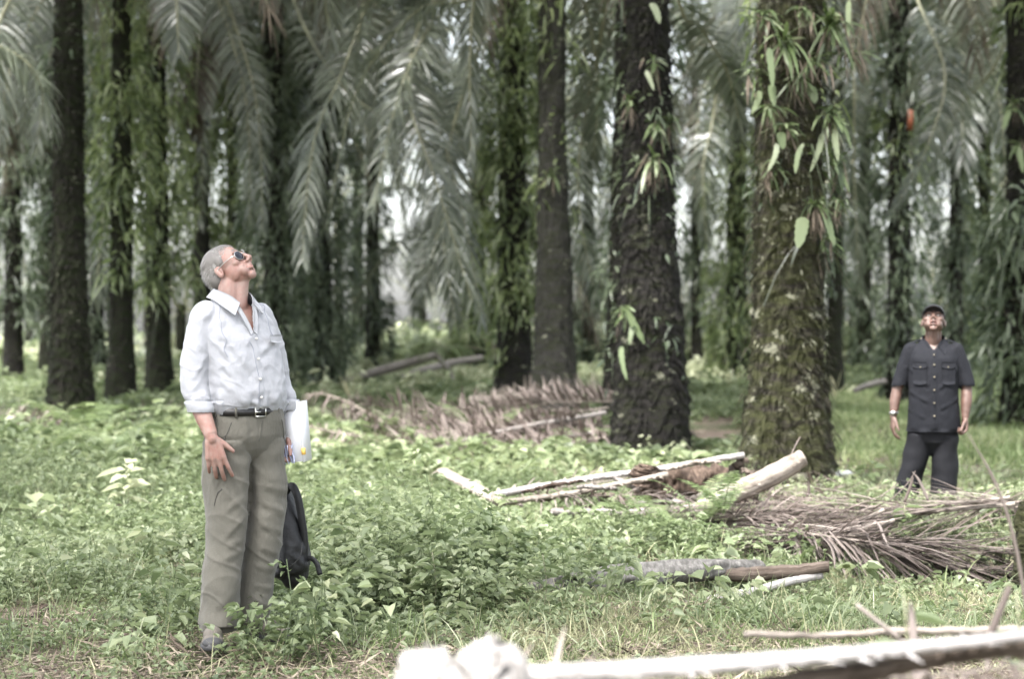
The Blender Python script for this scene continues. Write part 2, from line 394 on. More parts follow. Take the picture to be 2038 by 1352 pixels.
PALMS = {}
def palm(key, label, px, d, r, H, mtl, seed, top_px=None, crown=0, vine=None, fine=False, group=None, rb=None, crown_rot=None, tilt=0, taper=.82):
    H = H+float(np.interp(d, [18, 30, 45, 60], [2.8, 2.2, 1.2, .6]))*(H > 6)
    p = gp(px, d); p[2] -= .03
    o = thing('oil_palm', label, 'palm tree', p, group)
    lean = (0, 0)
    if top_px is not None:                      # where the stem stands at the photograph's upper edge
        zt = CAM_H+665/FPX*d; lean = (((top_px-px)/FPX*d)*H/zt, 0)
    rb = rb or r*1.3
    if fine: tm = trunk_mesh(H, rb, r, r*.82, mtl, seed, 170, 760, .05, 6.5, lean, fibres=3200, taper=taper)
    elif d < 40: tm = trunk_mesh(H, rb, r, r*.85, mtl, seed, 72, 260, .035, 6.5, lean, fibres=900, taper=taper)
    else: tm = trunk_mesh(H, rb, r, r*.85, mtl, seed, 40, 130, .04, 5.0, lean, fibres=300)
    link('trunk', tm, o)
    cm = CROWNS[crown % 4] if d < 62 else FARCROWNS[crown % 2]
    c = link('crown', cm, o); c.location = (lean[0], lean[1], H); c.rotation_euler = (0, tilt, crown_rot if crown_rot is not None else seed*1.7)
    if vine:
        for k, (h0, h1, n, mm, ln, wd, out) in enumerate(vine):
            link('climber', vine_mesh(h0, h1, r*(taper if h0 > 2.5 else 1), n, seed*10+k, mm, ln, wd, out, lean, H), o)
    PALMS[key] = (o, lean, H)
    return o
V1 = lambda h0, h1, n, mm='vine', ln=(.12, .34), wd=.04, out=.22: (h0, h1, n, mm, ln, wd, out)

palm('A', 'thick mossy oil palm trunk behind the felled log, hung with strap ferns', 1566, 18.4, .345, 8.4, 'trunk_moss', 3, 1572, fine=True, rb=.46, crown=1, vine=[V1(2.9, 5.4, 520, 'vine', ln=(.05, .15), wd=.025, out=.14), V1(2.2, 3.4, 160, 'vinegrey', ln=(.05, .15), wd=.025, out=.08)])
palm('B', 'thick black oil palm trunk left of the mossy one, bare and shaggy', 1295, 22.6, .37, 8.6, 'trunk_dark', 5, 1288, fine=True, rb=.47, taper=.64, crown=2, vine=[V1(3.0, 6, 420, 'vinegrey', ln=(.06, .18), wd=.03, out=.14), V1(.9, 3, 110, 'vinegrey', ln=(.06, .2), wd=.03, out=.10)])
palm('C', 'thin dark oil palm standing close behind the black trunk', 1222, 30, .15, 8.2, 'trunk_dark', 6, 1243, crown=3, rb=.2, vine=[V1(2.0, 8, 900, 'vinegrey', ln=(.08, .2), wd=.035, out=.18)])
palm('D', 'smooth grey brown oil palm trunk with spiky stubs at its foot', 1104, 30, .31, 8.8, 'trunk_grey', 8, 1098, crown=0, rb=.40, taper=.66, vine=[V1(3.0, 7.5, 500, ln=(.08, .2), out=.16)])
palm('E', 'oil palm wrapped in bright green climber, left of the grey brown trunk', 1022, 36, .30, 8.6, 'trunk_dark', 9, 1020, crown=1, vine=[V1(1.7, 8.5, 7500, out=.42, ln=(.09, .26), wd=.04), V1(.5, 2.2, 150)])
palm('F', 'broad brown oil palm trunk at the left with mossy green foot', 139, 28, .265, 8.5, 'trunk_mid', 12, 137, fine=True, rb=.38, taper=.76, crown=3, vine=[V1(3.0, 7, 260, 'vinegrey', ln=(.08, .2), out=.12)])
palm('G', 'slim dark oil palm with long fern leaves, right of the broad brown trunk', 240, 33, .215, 8.3, 'trunk_mid', 13, 243, crown=2, rb=.28, taper=.74, vine=[V1(3.2, 8, 2600, out=.42, ln=(.09, .26), wd=.04), V1(2.2, 3.8, 200)])
palm('H', 'oil palm with leafy climber, two trunks left of the white haired man', 317, 36, .23, 8.7, 'trunk_mid', 14, 308, crown=0, rb=.3, vine=[V1(1.9, 8, 3400, out=.42, ln=(.09, .26), wd=.04)])
palm('I', 'dark slim oil palm directly behind the head of the white haired man', 404, 43, .20, 8.4, 'trunk_dark', 15, 398, crown=1, vine=[V1(2.6, 8, 2400, 'vine', out=.42, ln=(.1, .3), wd=.045)])
palm('J', 'very thin black oil palm to the upper right of the white haired man', 465, 50, .18, 8.6, 'trunk_dark', 16, 462, crown=2, vine=[V1(1.2, 8, 3400, 'vine', out=.5, ln=(.1, .3), wd=.045)])
palm('K', 'oil palm draped in dark climber right behind the shoulder in white', 548, 41, .24, 8.3, 'trunk_dark', 17, 545, crown=3, vine=[V1(.2, 8, 7000, 'vinegrey', out=.5, ln=(.1, .28), wd=.045)])
palm('L', 'oil palm draped in dark climber, second right of the white shirt', 640, 44, .24, 8.9, 'trunk_dark', 18, 636, crown=0, vine=[V1(.2, 8, 7000, 'vinegrey', out=.5, ln=(.1, .28), wd=.045)])
palm('M', 'oil palm at the far left edge with ferny leaves on its trunk', 27, 44, .21, 8.2, 'trunk_dark', 19, 24, crown=1, vine=[V1(1.6, 7, 2800, 'vinegrey', out=.42)])
palm('N', 'narrow oil palm half hidden behind the broad brown trunk', 92, 50, .18, 8.5, 'trunk_mid', 20, 98, crown=2, vine=[V1(1.0, 8, 2000, 'vinegrey', out=.35)])
palm('O', 'dark oil palm rising behind the man in black, its foot thick with hanging leaves', 1792, 38, .235, 8.3, 'trunk_dark', 21, 1787, crown=0, vine=[V1(.3, 8, 3400, 'vinegrey', out=.25, ln=(.1, .28)), V1(4.0, 6.6, 400, out=.3)])
palm('P', 'wide dark oil palm cut by the right edge with leafy foot', 2045, 30, .34, 8.4, 'trunk_dark', 22, 2040, fine=True, crown=2, vine=[V1(.2, 3.4, 2200, 'vinegrey', ln=(.15, .38), wd=.05, out=.5), V1(3.5, 6.5, 200, out=.3)])
palm('Q', 'slim leafy oil palm between the man in black and the right edge', 1902, 50, .19, 8.0, 'trunk_dark', 23, 1905, crown=3, vine=[V1(.3, 8, 3800, 'vinegrey', out=.45)])
palm('R', 'thin dark oil palm just right of the mossy trunk', 1660, 43, .17, 8.5, 'trunk_mid', 24, 1668, crown=1, vine=[V1(2.2, 8, 1500, 'vinegrey', out=.3)])
palm('S', 'distant thin black oil palm between the two thick trunks', 1386, 58, .15, 8.2, 'trunk_dark', 25, 1382, crown=0, vine=[V1(1.5, 8, 1500, 'vinegrey')])
palm('T', 'leaf covered oil palm close left of the mossy trunk', 1464, 47, .26, 8.8, 'trunk_dark', 26, 1470, crown=2, vine=[V1(.2, 8, 6000, out=.5, ln=(.1, .28), wd=.045)])
palm('U', 'leaf hung oil palm half way between the leafy slim one and the right edge', 1962, 54, .2, 8.4, 'trunk_mid', 27, 1958, crown=1, vine=[V1(.3, 8, 3800, 'vine', out=.5)])
palm('V1', 'slim leafy oil palm behind the drooping fronds at centre left', 742, 55, .2, 8.4, 'trunk_dark', 71, crown=2, vine=[V1(.3, 8, 2600, 'vinegrey', out=.4)])
palm('V2', 'slim leafy oil palm left of the second draped trunk', 596, 52, .2, 8.4, 'trunk_dark', 72, crown=0, vine=[V1(.3, 8, 3200, 'vinegrey', out=.45)])
palm('V3', 'slender pale leaved oil palm between the grey brown and black trunks', 1172, 58, .18, 8.2, 'trunk_mid', 73, crown=1, vine=[V1(.3, 8, 2400, 'vinegrey', out=.4)])
palm('V4', 'slim oil palm between the broad brown trunk and its slim neighbour', 193, 54, .19, 8.3, 'trunk_dark', 74, crown=3, vine=[V1(.3, 8, 2600, 'vinegrey', out=.4)])
palm('V5', 'slim leafy oil palm left of the man in black', 1722, 56, .19, 8.3, 'trunk_mid', 75, crown=3, vine=[V1(.3, 8, 2600, 'vinegrey', out=.4)])
palm('W', 'pale leafy oil palm left of the bright green climber, short and stubby', 950, 52, .22, 5.2, 'trunk_mid', 28, 950, crown=3, vine=[V1(.2, 5, 1500, out=.5)])
# palms beside the view whose fronds hang into it
for k, (px, d, H, cr) in enumerate([(-330, 26, 8.2, 0), (2420, 25, 8.0, 1)]):
    palm('side%d' % k, ['oil palm outside the left edge, its lowest fronds hanging into view', 'oil palm outside the right edge, its lowest fronds hanging into view',
         'x', 'farther oil palm outside the right edge, only frond tips in view'][k], px, d, .3, H, 'trunk_mid', 40+k, crown=cr)
# unseen palms added round the clearing so that their crowns dapple its light
for k, (x_, y_, cr) in enumerate([(-5.2, 4.2, 0), (4.3, 3.2, 1), (-.8, -5.2, 2), (8.3, 11.5, 3), (-9.5, 12.0, 1)]):
    palm('near%d' % k, ['oil palm beside the viewer on the left, shading the clearing', 'oil palm beside the viewer on the right, shading the clearing', 'oil palm behind the viewer',
         'oil palm to the right of the dry frond heap, outside the view', 'oil palm to the left of the herb patch, outside the view'][k], 1019+x_/max(y_, .1)*FPX if y_ > 0 else 1019, y_ if y_ > 0 else .2, .3, 8.6, 'trunk_mid', 60+k, crown=cr)
    q_ = PALMS['near%d' % k][0]; q_.location = (x_, y_, 0)
# the far rows
MARKS = [(27, 'the trunk at the far left edge'), (139, 'the broad brown trunk'), (240, 'the slim fern hung trunk'), (317, 'the second fern hung trunk'), (404, 'the head in sunglasses'), (548, 'the first draped trunk'), (640, 'the second draped trunk'),
         (800, 'the gap over the middle heap'), (950, 'the stubby palm'), (1022, 'the bright green climber'), (1104, 'the grey brown trunk'), (1295, 'the black trunk'), (1386, 'the thin middle trunk'), (1464, 'the leaf covered trunk'), (1566, 'the mossy trunk'), (1700, 'the grassy strip'), (1858, 'the man in black'), (1962, 'the leaf hung right trunk'), (2045, 'the trunk at the right edge')]
SEEN_ = {}
def beside(q, where):
    k = min(MARKS, key=lambda t: abs(t[0]-q)); side = 'just left of' if q < k[0]-25 else 'just right of' if q > k[0]+25 else 'behind'
    if q < -40: lb = 'distant oil palm in the %s, outside the left edge' % where
    elif q > 2080: lb = 'distant oil palm in the %s, outside the right edge' % where
    else: lb = 'distant oil palm in the %s, %s %s' % (where, side, k[1])
    return lb
rg = np.random.default_rng(5)
for row, (d, step, off) in enumerate([(62, 480, 120), (71, 450, 330), (82, 430, 60)]):
    px = -260+off
    while px < 2330:
        q = px+rg.random()*90-45
        o = palm('far', 'distant oil palm in the rows deep in the plantation', q, d+rg.random()*5, .2, 7.0+rg.random()*1.9, 'trunk_mid', 100+int(rg.random()*4), crown=int(rg.random()*2),
                 group='distant palms in the far rows', crown_rot=rg.random()*6.28) if False else None
        if row == 0 and px < 0+off+1 and 'fm' not in globals():
            fm = [trunk_mesh(8, .3, .22, .19, 'trunk_mid', 200+i, 24, 60, .05, 4, (0, 0), fibres=150) for i in range(3)]
            fv = [vine_mesh(.4, 7.5, .22, 1100, 300+i, 'vinegrey', (.15, .4), .06, .5) for i in range(2)]
        p = gp(q, d+rg.random()*5); p[2] -= .05
        o = thing('oil_palm', beside(q, ['first', 'second', 'third'][row]+' far row'), 'palm tree', p, 'distant palms in the far rows')
        a = link('trunk', fm[int(rg.random()*3)], o); a.scale = (1, 1, .82+rg.random()*.3)
        c = link('crown', FARCROWNS[int(rg.random()*2)], o); c.location = (0, 0, 8*a.scale[2]); c.rotation_euler = (0, 0, rg.random()*6.28)
        if rg.random() < .6: link('climber', fv[int(rg.random()*2)], o)
        px += step*(.8+.4*rg.random())

# young palms with fronds reaching down to the ground
yg = np.random.default_rng(15)
for k, (px, d, H) in enumerate([(840, 70, 2.6), (1150, 63, 2.2), (1200, 72, 3.0), (360, 62, 2.2), (60, 66, 2.6), (1360, 70, 2.4), (1450, 62, 1.8), (1700, 60, 2.6), (1860, 64, 2.2), (2010, 68, 2.4), (1590, 75, 3), (220, 74, 3), (500, 70, 2.8), (1010, 78, 3.2)]):
    p = gp(px, d); p[2] -= .05
    o = thing('young_oil_palm', beside(px, 'undergrowth').replace('distant oil palm', 'young low palm'), 'palm tree', p, 'young palms deep between the trunks')
    a = link('trunk', fm[k % 3], o); a.scale = (.9, .9, H/8)
    c = link('crown', FARCROWNS[k % 2], o); c.location = (0, 0, H); c.scale = (.72, .72, .8); c.rotation_euler = (0, 0, yg.random()*6.28)

# ---- fronds that read one by one in the photograph: parts of the palm they grow from
def hero(key, pts, nleaf=85, llen=.8, lw=.04, droop=.55, lift=.1, mt='frond', spread=.8, s0=.2, r0=.04, flat=False):
    o, lean, H = PALMS[key]; llen *= .72
    top = np.array(o.location)+np.array([lean[0], lean[1], H-.2])
    P = [top]+[pt(*q) for q in pts]
    leaf, stem = MB(), MB()
    frond_path(leaf, stem, crom(P, 22), nleaf, llen, lw, s0=s0, spread=spread, lift=lift, droop=droop, r0=r0, K=4, flat=flat)
    local(leaf, o); local(stem, o)
    f = leaf.build('frond', M[mt], o); stem.build('rachis', M['rachis'], f)
hero('D', [(980, -60, 29), (830, 20, 29), (710, 180, 29), (650, 450, 29)], llen=.75, s0=.35)
hero('L', [(650, 20, 36), (740, 100, 34), (860, 230, 33), (920, 420, 32.5), (960, 640, 32)], llen=.9)
hero('K', [(600, 40, 36), (680, 170, 34), (770, 260, 33), (810, 480, 33)], llen=.8)
hero('E', [(940, -60, 33), (850, 60, 31), (790, 200, 30.5), (740, 420, 30)], llen=.8)
hero('E', [(960, 60, 34), (900, 260, 33.5), (880, 440, 33), (905, 640, 33)], llen=.9)
hero('E', [(900, -60, 32), (830, 60, 31), (815, 200, 30.5), (870, 370, 30), (940, 600, 30)], llen=1.0, s0=.32)
hero('L', [(720, -20, 33), (690, 120, 31), (625, 280, 30.5), (600, 520, 30)], llen=.9, s0=.3)
hero('O', [(1820, -20, 35), (1880, 140, 34), (1850, 280, 33.5), (1780, 420, 33)], llen=.8, s0=.3)
hg = np.random.default_rng(77); HK = ['G', 'H', 'I', 'K', 'L', 'E', 'J', 'S', 'T', 'R', 'O', 'Q', 'U', 'V1', 'V2', 'V3', 'V5']
for k in range(48):
    key = HK[k % len(HK)]; o_ = PALMS[key][0]; d_ = o_.location[1]; x_ = 1019+o_.location[0]/d_*FPX; sg = 1 if hg.random() < .5 else -1; sp_ = (120+190*hg.random())*sg*33/d_; dp = d_-1.5-1.5*hg.random(); tip = (180+340*hg.random())
    hero(key, [(x_+sp_*.45, -120+40*hg.random(), dp+.8), (x_+sp_*.8, tip*.15, dp+.3), (x_+sp_, tip*.5, dp), (x_+sp_*(1.02+.1*hg.random()), tip, dp-.2)], nleaf=60, llen=.55+.2*hg.random(), lw=.04, s0=.3, r0=.03)
hero('D', [(1010, -160, 29), (950, -40, 29), (935, 120, 29), (938, 320, 29)], llen=.55, spread=.6)
hero('H', [(345, -190, 30), (352, -60, 29), (352, 20, 28.7), (356, 110, 28.5)], llen=.75, lift=0, droop=.25, flat=True, s0=.3)
hero('I', [(420, -60, 38), (400, 60, 37.5), (392, 170, 37), (390, 260, 37)], llen=.8, mt='brownfrond')
hero('side0', [(-200, -60, 24), (-60, 60, 24), (60, 130, 24), (110, 260, 24)], llen=.8)
hero('S', [(1330, 20, 50), (1400, 90, 49), (1460, 210, 48), (1500, 330, 48)], llen=.9)
hero('B', [(1340, -60, 27), (1400, 60, 28), (1450, 150, 29), (1475, 270, 29.5)], llen=.7)
hero('T', [(1440, 60, 43), (1420, 230, 42.5), (1400, 330, 42), (1405, 480, 42)], llen=.95)
hero('P', [(2030, -40, 33), (1980, 130, 34), (1900, 230, 35), (1840, 380, 35)], llen=.9)
hero('P', [(2060, -30, 30), (2000, 30, 32), (1900, 70, 34), (1800, 190, 35)], llen=.9)
hero('Q', [(1890, 10, 47), (1850, 130, 46), (1810, 240, 46), (1790, 420, 46)], llen=1.0)
hero('R', [(1690, 0, 40), (1700, 160, 39), (1700, 340, 39), (1710, 560, 39)], llen=.9)
hero('D', [(1130, -120, 31), (1170, 30, 32), (1190, 170, 32.5), (1180, 330, 33)], llen=.8)
hero('C', [(1200, 40, 32), (1170, 200, 33), (1150, 380, 33), (1185, 600, 33)], llen=.8)
hero('J', [(500, 60, 45), (560, 200, 44), (600, 340, 43), (700, 560, 43)], llen=1.0)
hero('F', [(60, -120, 27), (0, 40, 26), (-30, 160, 26), (-40, 300, 26)], llen=.8)
hero('G', [(180, 60, 36), (200, 260, 37), (205, 420, 37), (190, 600, 37)], llen=.8)
# ------------------------------------------------------------------ strap ferns on the near trunks
def strap_fern(label, key, px, py, d_off, n, ln, up=.3, wd=.05, hang=None, brown=0, side=0):
    """a rosette of wavy strap leaves growing out of the bark; hang: extra long hanging leaves"""
    o0, lean, H = PALMS[key]; d = o0.location[1]-d_off; p = pt(px, py, d)
    o = thing('strap_fern', label, 'fern', p, 'strap ferns growing on palm trunks')
    rg = np.random.default_rng(int(px*7+py)); mb = MB()
    out = nrm(np.array([p[0]-(o0.location[0]+lean[0]*p[2]/H), -.35-.2*rg.random(), 0]))
    a = rg.random(n)*2*np.pi; e = rg.random(n)
    rad = np.stack([np.cos(a), -.5*np.abs(np.sin(a)), np.sin(a)*.6+up], 1)
    ln *= .85; n = max(5, int(n*.75)); a = a[:n]; rad = rad[:n]; b_ = None; dv = rad+out*.7+rg.normal(0, .15, (n, 3))
    b = np.zeros((n, 3))+rg.normal(0, .02, (n, 3))
    prof = np.array([.25, .8, .7, 1, .75, .9, .7, .85, .45, .1])
    sdv = np.cross(dv, [0, 0, 1.0])+rg.normal(0, .35, (n, 3))
    ribbons(mb, b, dv, sdv, ln*(.35+.8*rg.random(n)), wd*(.55+.6*rg.random(n)), .1+1.0*rg.random(n), 9, prof, rnd=rg.random(n), curl=rg.normal(0, .25, n))
    if hang:
        for (hx, hy, L, W) in hang:
            q = pt(hx, hy, d-.06)-p
            ribbons(mb, [q], [[(rg.random()-.5)*.7, -.25, -.4]], [[1, .4*rg.normal(), .2*rg.normal()]], L*.62, W*1.15, .6, 10, np.array([.3, .7, .95, .85, 1, .8, .9, .7, .75, .5, .15]), rnd=[.5+.5*rg.random()], curl=[rg.normal(0, .3)])
    if brown:
        k = brown; dv = np.stack([rg.normal(0, .3, k), -.3+0*rg.random(k), -1+0*rg.random(k)], 1)
        ribbons(mb, np.zeros((k, 3))+rg.normal(0, .05, (k, 3)), dv, rg.normal(0, 1, (k, 3)), ln*.8*(.5+rg.random(k)), .03, .1, 4, rnd=rg.random(k), m=1)
    k = 14; ribbons(mb, rg.normal(0, .03, (k, 3)), np.stack([rg.normal(0, .6, k), -.5+0*rg.random(k), rg.normal(-.2, .6, k)], 1), rg.normal(0, 1, (k, 3)), .10+.12*rg.random(k), .022, .6, 4, rnd=rg.random(k)*.6)
    k = 10; ribbons(mb, rg.normal(0, .04, (k, 3)), np.stack([rg.normal(0, .3, k), -.3+0*rg.random(k), -1+0*rg.random(k)], 1), rg.normal(0, 1, (k, 3)), .15+.2*rg.random(k), .012, .1, 3, rnd=rg.random(k), m=1)
    mb.build('fern_leaves', [M['strap'], M['brownstrap']], o)
strap_fern('large strap fern rosette at the top of the mossy trunk', 'A', 1562, 85, .34, 26, .42, .35, .045, [(1530, 95, .42, .07), (1538, 168, .22, .07)], 8)
strap_fern('strap fern spilling off the upper right side of the mossy trunk', 'A', 1655, 45, .15, 30, .5, .3, .05, [(1690, 0, .4, .05), (1640, 85, .3, .06)], 8)
strap_fern('strap fern leaning left from the top of the mossy trunk', 'A', 1518, 30, .2, 16, .45, .1, .05, None, 5)
strap_fern('tufted green fern on the right flank of the mossy trunk, level with the hanging leaves', 'A', 1648, 225, .18, 34, .32, .55, .035, [(1636, 265, .38, .06), (1660, 255, .35, .06), (1610, 170, .2, .09)], 10)
strap_fern('pale strap fern in the middle of the mossy trunk', 'A', 1562, 252, .36, 14, .26, .25, .04, [(1545, 285, .3, .05), (1598, 285, .36, .06), (1555, 262, .18, .08)], 4)
strap_fern('lowest strap fern on the mossy trunk, with a broad torn pale leaf', 'A', 1622, 405, .33, 26, .34, .6, .035, [(1598, 432, .32, .12), (1648, 435, .28, .07)], 12)
strap_fern('small strap fern on the left edge of the mossy trunk', 'A', 1505, 142, .15, 8, .3, .1, .045, [(1510, 180, .25, .06)], 2)
strap_fern('sparse fern on the right edge of the mossy trunk below the tufted one', 'A', 1662, 320, .1, 14, .26, .2, .05, None, 6)
strap_fern('small round leaved fern high on the black trunk', 'B', 1300, 128, .36, 7, .24, .3, .06, [(1285, 140, .28, .05)], 2)
strap_fern('fern sprig on the black trunk where its left edge meets the thin palm', 'B', 1250, 200, .25, 9, .32, .2, .05, [(1296, 5, .3, .08)], 5)
strap_fern('fern in the middle of the black trunk', 'B', 1310, 250, .36, 12, .3, .3, .045, None, 4)
strap_fern('wide brown tasselled fern across the black trunk', 'B', 1300, 318, .37, 16, .4, .15, .045, None, 16)
strap_fern('pair of blunt pale leaves low on the left of the black trunk', 'B', 1243, 615, .3, 5, .2, -.4, .05, [(1240, 612, .5, .11), (1262, 640, .3, .06), (1238, 690, .4, .07)], 2)
strap_fern('fern on the right shoulder of the black trunk', 'B', 1333, 245, .15, 8, .35, .1, .05, [(1340, 230, .3, .06)], 2)
strap_fern('fern on the trunk at the right edge, upper one', 'P', 2018, 205, .36, 12, .45, .2, .07, [(2010, 215, .4, .1)], 3)
strap_fern('fern on the trunk at the right edge, lower one', 'P', 2030, 285, .36, 9, .45, .2, .07, [(2020, 290, .45, .1)], 3)
strap_fern('fern sprig on the grey brown trunk', 'D', 1100, 345, .3, 12, .32, .1, .04, None, 4)

EX = [(1535, 330, 'just above the middle of the mossy trunk, left side'), (1590, 150, 'between the topmost rosette and the round pale leaf'), (1620, 120, 'right of the topmost rosette'), (1600, 20, 'at the very top of the mossy trunk'),
      (1640, 480, 'under the torn pale leaf'), (1690, 110, 'jutting out right near the top of the mossy trunk'), (1670, 400, 'right of the torn pale leaf'), (1530, 215, 'left of the pale middle fern')]
for k_, (x_, y_, tx_) in enumerate(EX): strap_fern('small scruffy fern ' + tx_, 'A', x_, y_, .34-.12*(abs(x_-1570) > 60)-.1*(abs(x_-1570) > 85), 12, .2+.08*(k_ % 3), .2, .03, None, 6)
# ------------------------------------------------------------------ undergrowth
def inq(x, y, px, d, rx, ry):
    """soft membership in an ellipse on the ground centred at (px, d)"""
    cx = (px-1019)/FPX*d; q = ((x-cx)/rx)**2+((y-d)/ry)**2
    return np.exp(-q*1.1)
CLEAR = [(437, 8.75, .16, .35)]
def keep_clear(x, y, rg):
    k = np.ones(len(x), bool)
    for (px, d, rx, ry) in CLEAR: k &= rg.random(len(x)) > 1.2*inq(x, y, px, d, rx, ry)
    return k
def scatter(n, d0, d1, rg, dens, pw=1.0, margin=150):
    """positions in the visible wedge (plus a margin) with a density mask"""
    y = d0+(d1-d0)*rg.random(n)**pw
    px = -margin+(2038+2*margin)*rg.random(n); x = (px-1019)/FPX*y
    k = rg.random(n) < dens(x, y, px); return x[k], y[k], px[k]
def patchy(x, y, s, seed=0):
    return vnoise(x*s+500, y*s+300, 4096, seed)

def herbs(name, label, n, d0, d1, dens, hgt, nl, lsize, mtl, seed, stems=True, shift=0, pw=1.0, flat=.3):
    rg = np.random.default_rng(seed); x, y, px = scatter(n, d0, d1, rg, dens, pw)
    k = keep_clear(x, y, rg); x, y, px = x[k], y[k], px[k]
    N = len(x); z = gz(x, y); h = hgt(x, y, px)*(.45+.75*rg.random(N)); mb = MB()
    tone = np.clip(patchy(x, y, .9, seed)*.5+rg.random(N)*.3, 0, 1)
    m_ = np.repeat(np.arange(N), nl); t = rg.random(len(m_))**.6; a = rg.random(len(m_))*2*np.pi
    lean = rg.normal(0, .25, (N, 2)); h = h*(1+.5*(rg.random(N) > .93))
    b = np.stack([x[m_]+lean[m_, 0]*h[m_]*t, y[m_]+lean[m_, 1]*h[m_]*t, z[m_]+h[m_]*t], 1)
    rr = .02+.05*rg.random(len(m_)); o = np.stack([np.cos(a), np.sin(a), 0*a], 1); b += o*rr[:, None]
    d = o+np.stack([0*a, 0*a, rg.normal(.15, flat, len(m_))], 1)
    sd_ = np.cross(d, [0, 0, 1.0])+rg.normal(0, .3, (len(m_), 3))
    L = lsize*(.55+.9*rg.random(len(m_)))*(1+.5*(rg.random(N)[m_]>.85))
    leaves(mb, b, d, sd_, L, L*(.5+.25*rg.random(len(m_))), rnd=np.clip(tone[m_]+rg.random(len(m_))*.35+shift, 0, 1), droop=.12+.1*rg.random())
    if stems:
        q = np.stack([x, y, z], 1); dd = np.stack([lean[:, 0], lean[:, 1], np.ones(N)], 1)
        ribbons(mb, q, dd, rg.normal(0, 1, (N, 3)), h, .005, 0, 2, rnd=np.full(N, .2), prof=np.ones(3))
    o = mb.build(name, M[mtl]); tag(o, label, 'undergrowth', None, 'stuff'); return o

def d_left(x, y, px):      # lush patch to the left and behind the standing man
    v = np.ones(len(x))
    v *= 1-np.clip(1.3*inq(x, y, 75, 10.0, .75, .65), 0, 1)                      # bare soil at lower left
    v *= 1-.9*inq(x, y, 1420, 28, 1.2, 5.5)*1.0                   # trodden path between the thick trunks
    v *= np.clip(1.15-inq(x, y, 1760, 17.8, 3.0, 2.6)*1.3, 0, 1)  # soil round the man in black
    v *= np.clip((y-9.1)/.7, .08, 1)                         # thin strip in front
    v *= np.where((px > 1150) & (y < 12.6), np.clip(-.12+.75*patchy(x, y, 2.0, 3), 0, 1), 1)
    v *= 1-inq(x, y, 1200, 10.65, .95, .42); v *= 1-.7*inq(x, y, 1200, 14.6, 1.2, 1.2); v *= 1-.8*inq(x, y, 1380, 10.2, .6, .4)
    v *= np.clip(-.05+1.9*patchy(x, y, 1.5, 9), 0, 1)
    return np.clip(v, 0, 1)
def h_near(x, y, px):
    h = .04+.23*patchy(x, y, 1.2, 4)
    h += .17*inq(x, y, 860, 11.0, .62, 1.1)+.03*inq(x, y, 1200, 12.6, .9, .7)
    h += .12*np.clip((y-13)/4, 0, 1)*(px < 500)
    h = np.where((px > 1300) & (y < 12), .09, h); h = np.where((px > 700) & (px < 1300) & (y < 10.2), .08, h)
    h = h-.06*inq(x, y, 1200, 14.3, 1.5, 1.3)-.05*inq(x, y, 1250, 10.6, .9, .7)+.16*inq(x, y, 540, 8.75, .16, .25)
    return np.clip(h, .03, 1)*np.clip((y-7.6)/1.6, .35, 1)
herbs('herb_undergrowth', 'light green broadleaf herbs covering the ground round the standing man', 21000, 7.8, 19, d_left, h_near, 16, .033, 'herb', 51, pw=1.15)
herbs('tall_undergrowth', 'taller leafy shrubs in the middle of the clearing beside the backpack', 2600, 9.8, 14, lambda x, y, px: np.clip(inq(x, y, 850, 11.2, .75, 1.3)*1.2+.8*inq(x, y, 660, 11.3, .35, .9)+.25*inq(x, y, 1150, 12.6, .6, .5), 0, 1), lambda x, y, px: .36-.12*(px > 1000), 26, .048, 'herb', 52, shift=.04)
herbs('far_undergrowth', 'bushy green growth between the palms beyond the clearing', 21000, 18, 62, lambda x, y, px: np.clip(1.1-1.2*inq(x, y, 1420, 28, 1.2, 6)-1.15*inq(x, y, 1750, 19.6, 3.2, 2.2)-1.2*((px > 1640) & (y > 19) & (y < 44))-.85*inq(x, y, 960, 25.5, 2.3, 4.5)*1.15, 0, 1)*np.clip(.3+1.3*patchy(x, y, .5, 2), 0, 1), lambda x, y, px: .10+.24*patchy(x, y, .35, 6)+.12*(px < 420), 12, .11, 'herb', 53, stems=False, pw=.8)

CL_ = CLEAR; CLEAR = []
herbs('foot_undergrowth', 'leafy herbs hiding the far foot of the white haired man', 900, 8.3, 9.1, lambda x, y, px: np.clip(2*inq(x, y, 548, 8.62, .15, .16), 0, 1), lambda x, y, px: .26+0*x, 18, .040, 'herb', 55, flat=.35)
CLEAR = CL_
def grass(name, label, n, d0, d1, dens, hgt, wd, mtl, seed, blades=7, shift=0, pw=1.0, drp=.5):
    rg = np.random.default_rng(seed); x, y, px = scatter(n, d0, d1, rg, dens, pw)
    k = keep_clear(x, y, rg); x, y, px = x[k], y[k], px[k]; N = len(x)
    m_ = np.repeat(np.arange(N), blades); q = len(m_)
    bx = x[m_]+rg.normal(0, .03, q); by = y[m_]+rg.normal(0, .03, q); b = np.stack([bx, by, gz(bx, by)], 1)
    d = np.stack([rg.normal(0, .5, q), rg.normal(0, .5, q), np.ones(q)], 1)
    H_ = hgt(x, y, px)[m_]*(.4+.8*rg.random(q)); mb = MB()
    tone = np.clip(patchy(x, y, .8, seed), 0, 1)
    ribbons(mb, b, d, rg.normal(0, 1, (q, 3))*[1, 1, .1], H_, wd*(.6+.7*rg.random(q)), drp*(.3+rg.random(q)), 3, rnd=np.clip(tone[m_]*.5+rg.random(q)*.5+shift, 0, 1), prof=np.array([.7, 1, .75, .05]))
    o = mb.build(name, M[mtl]); tag(o, label, 'grass', None, 'stuff'); return o
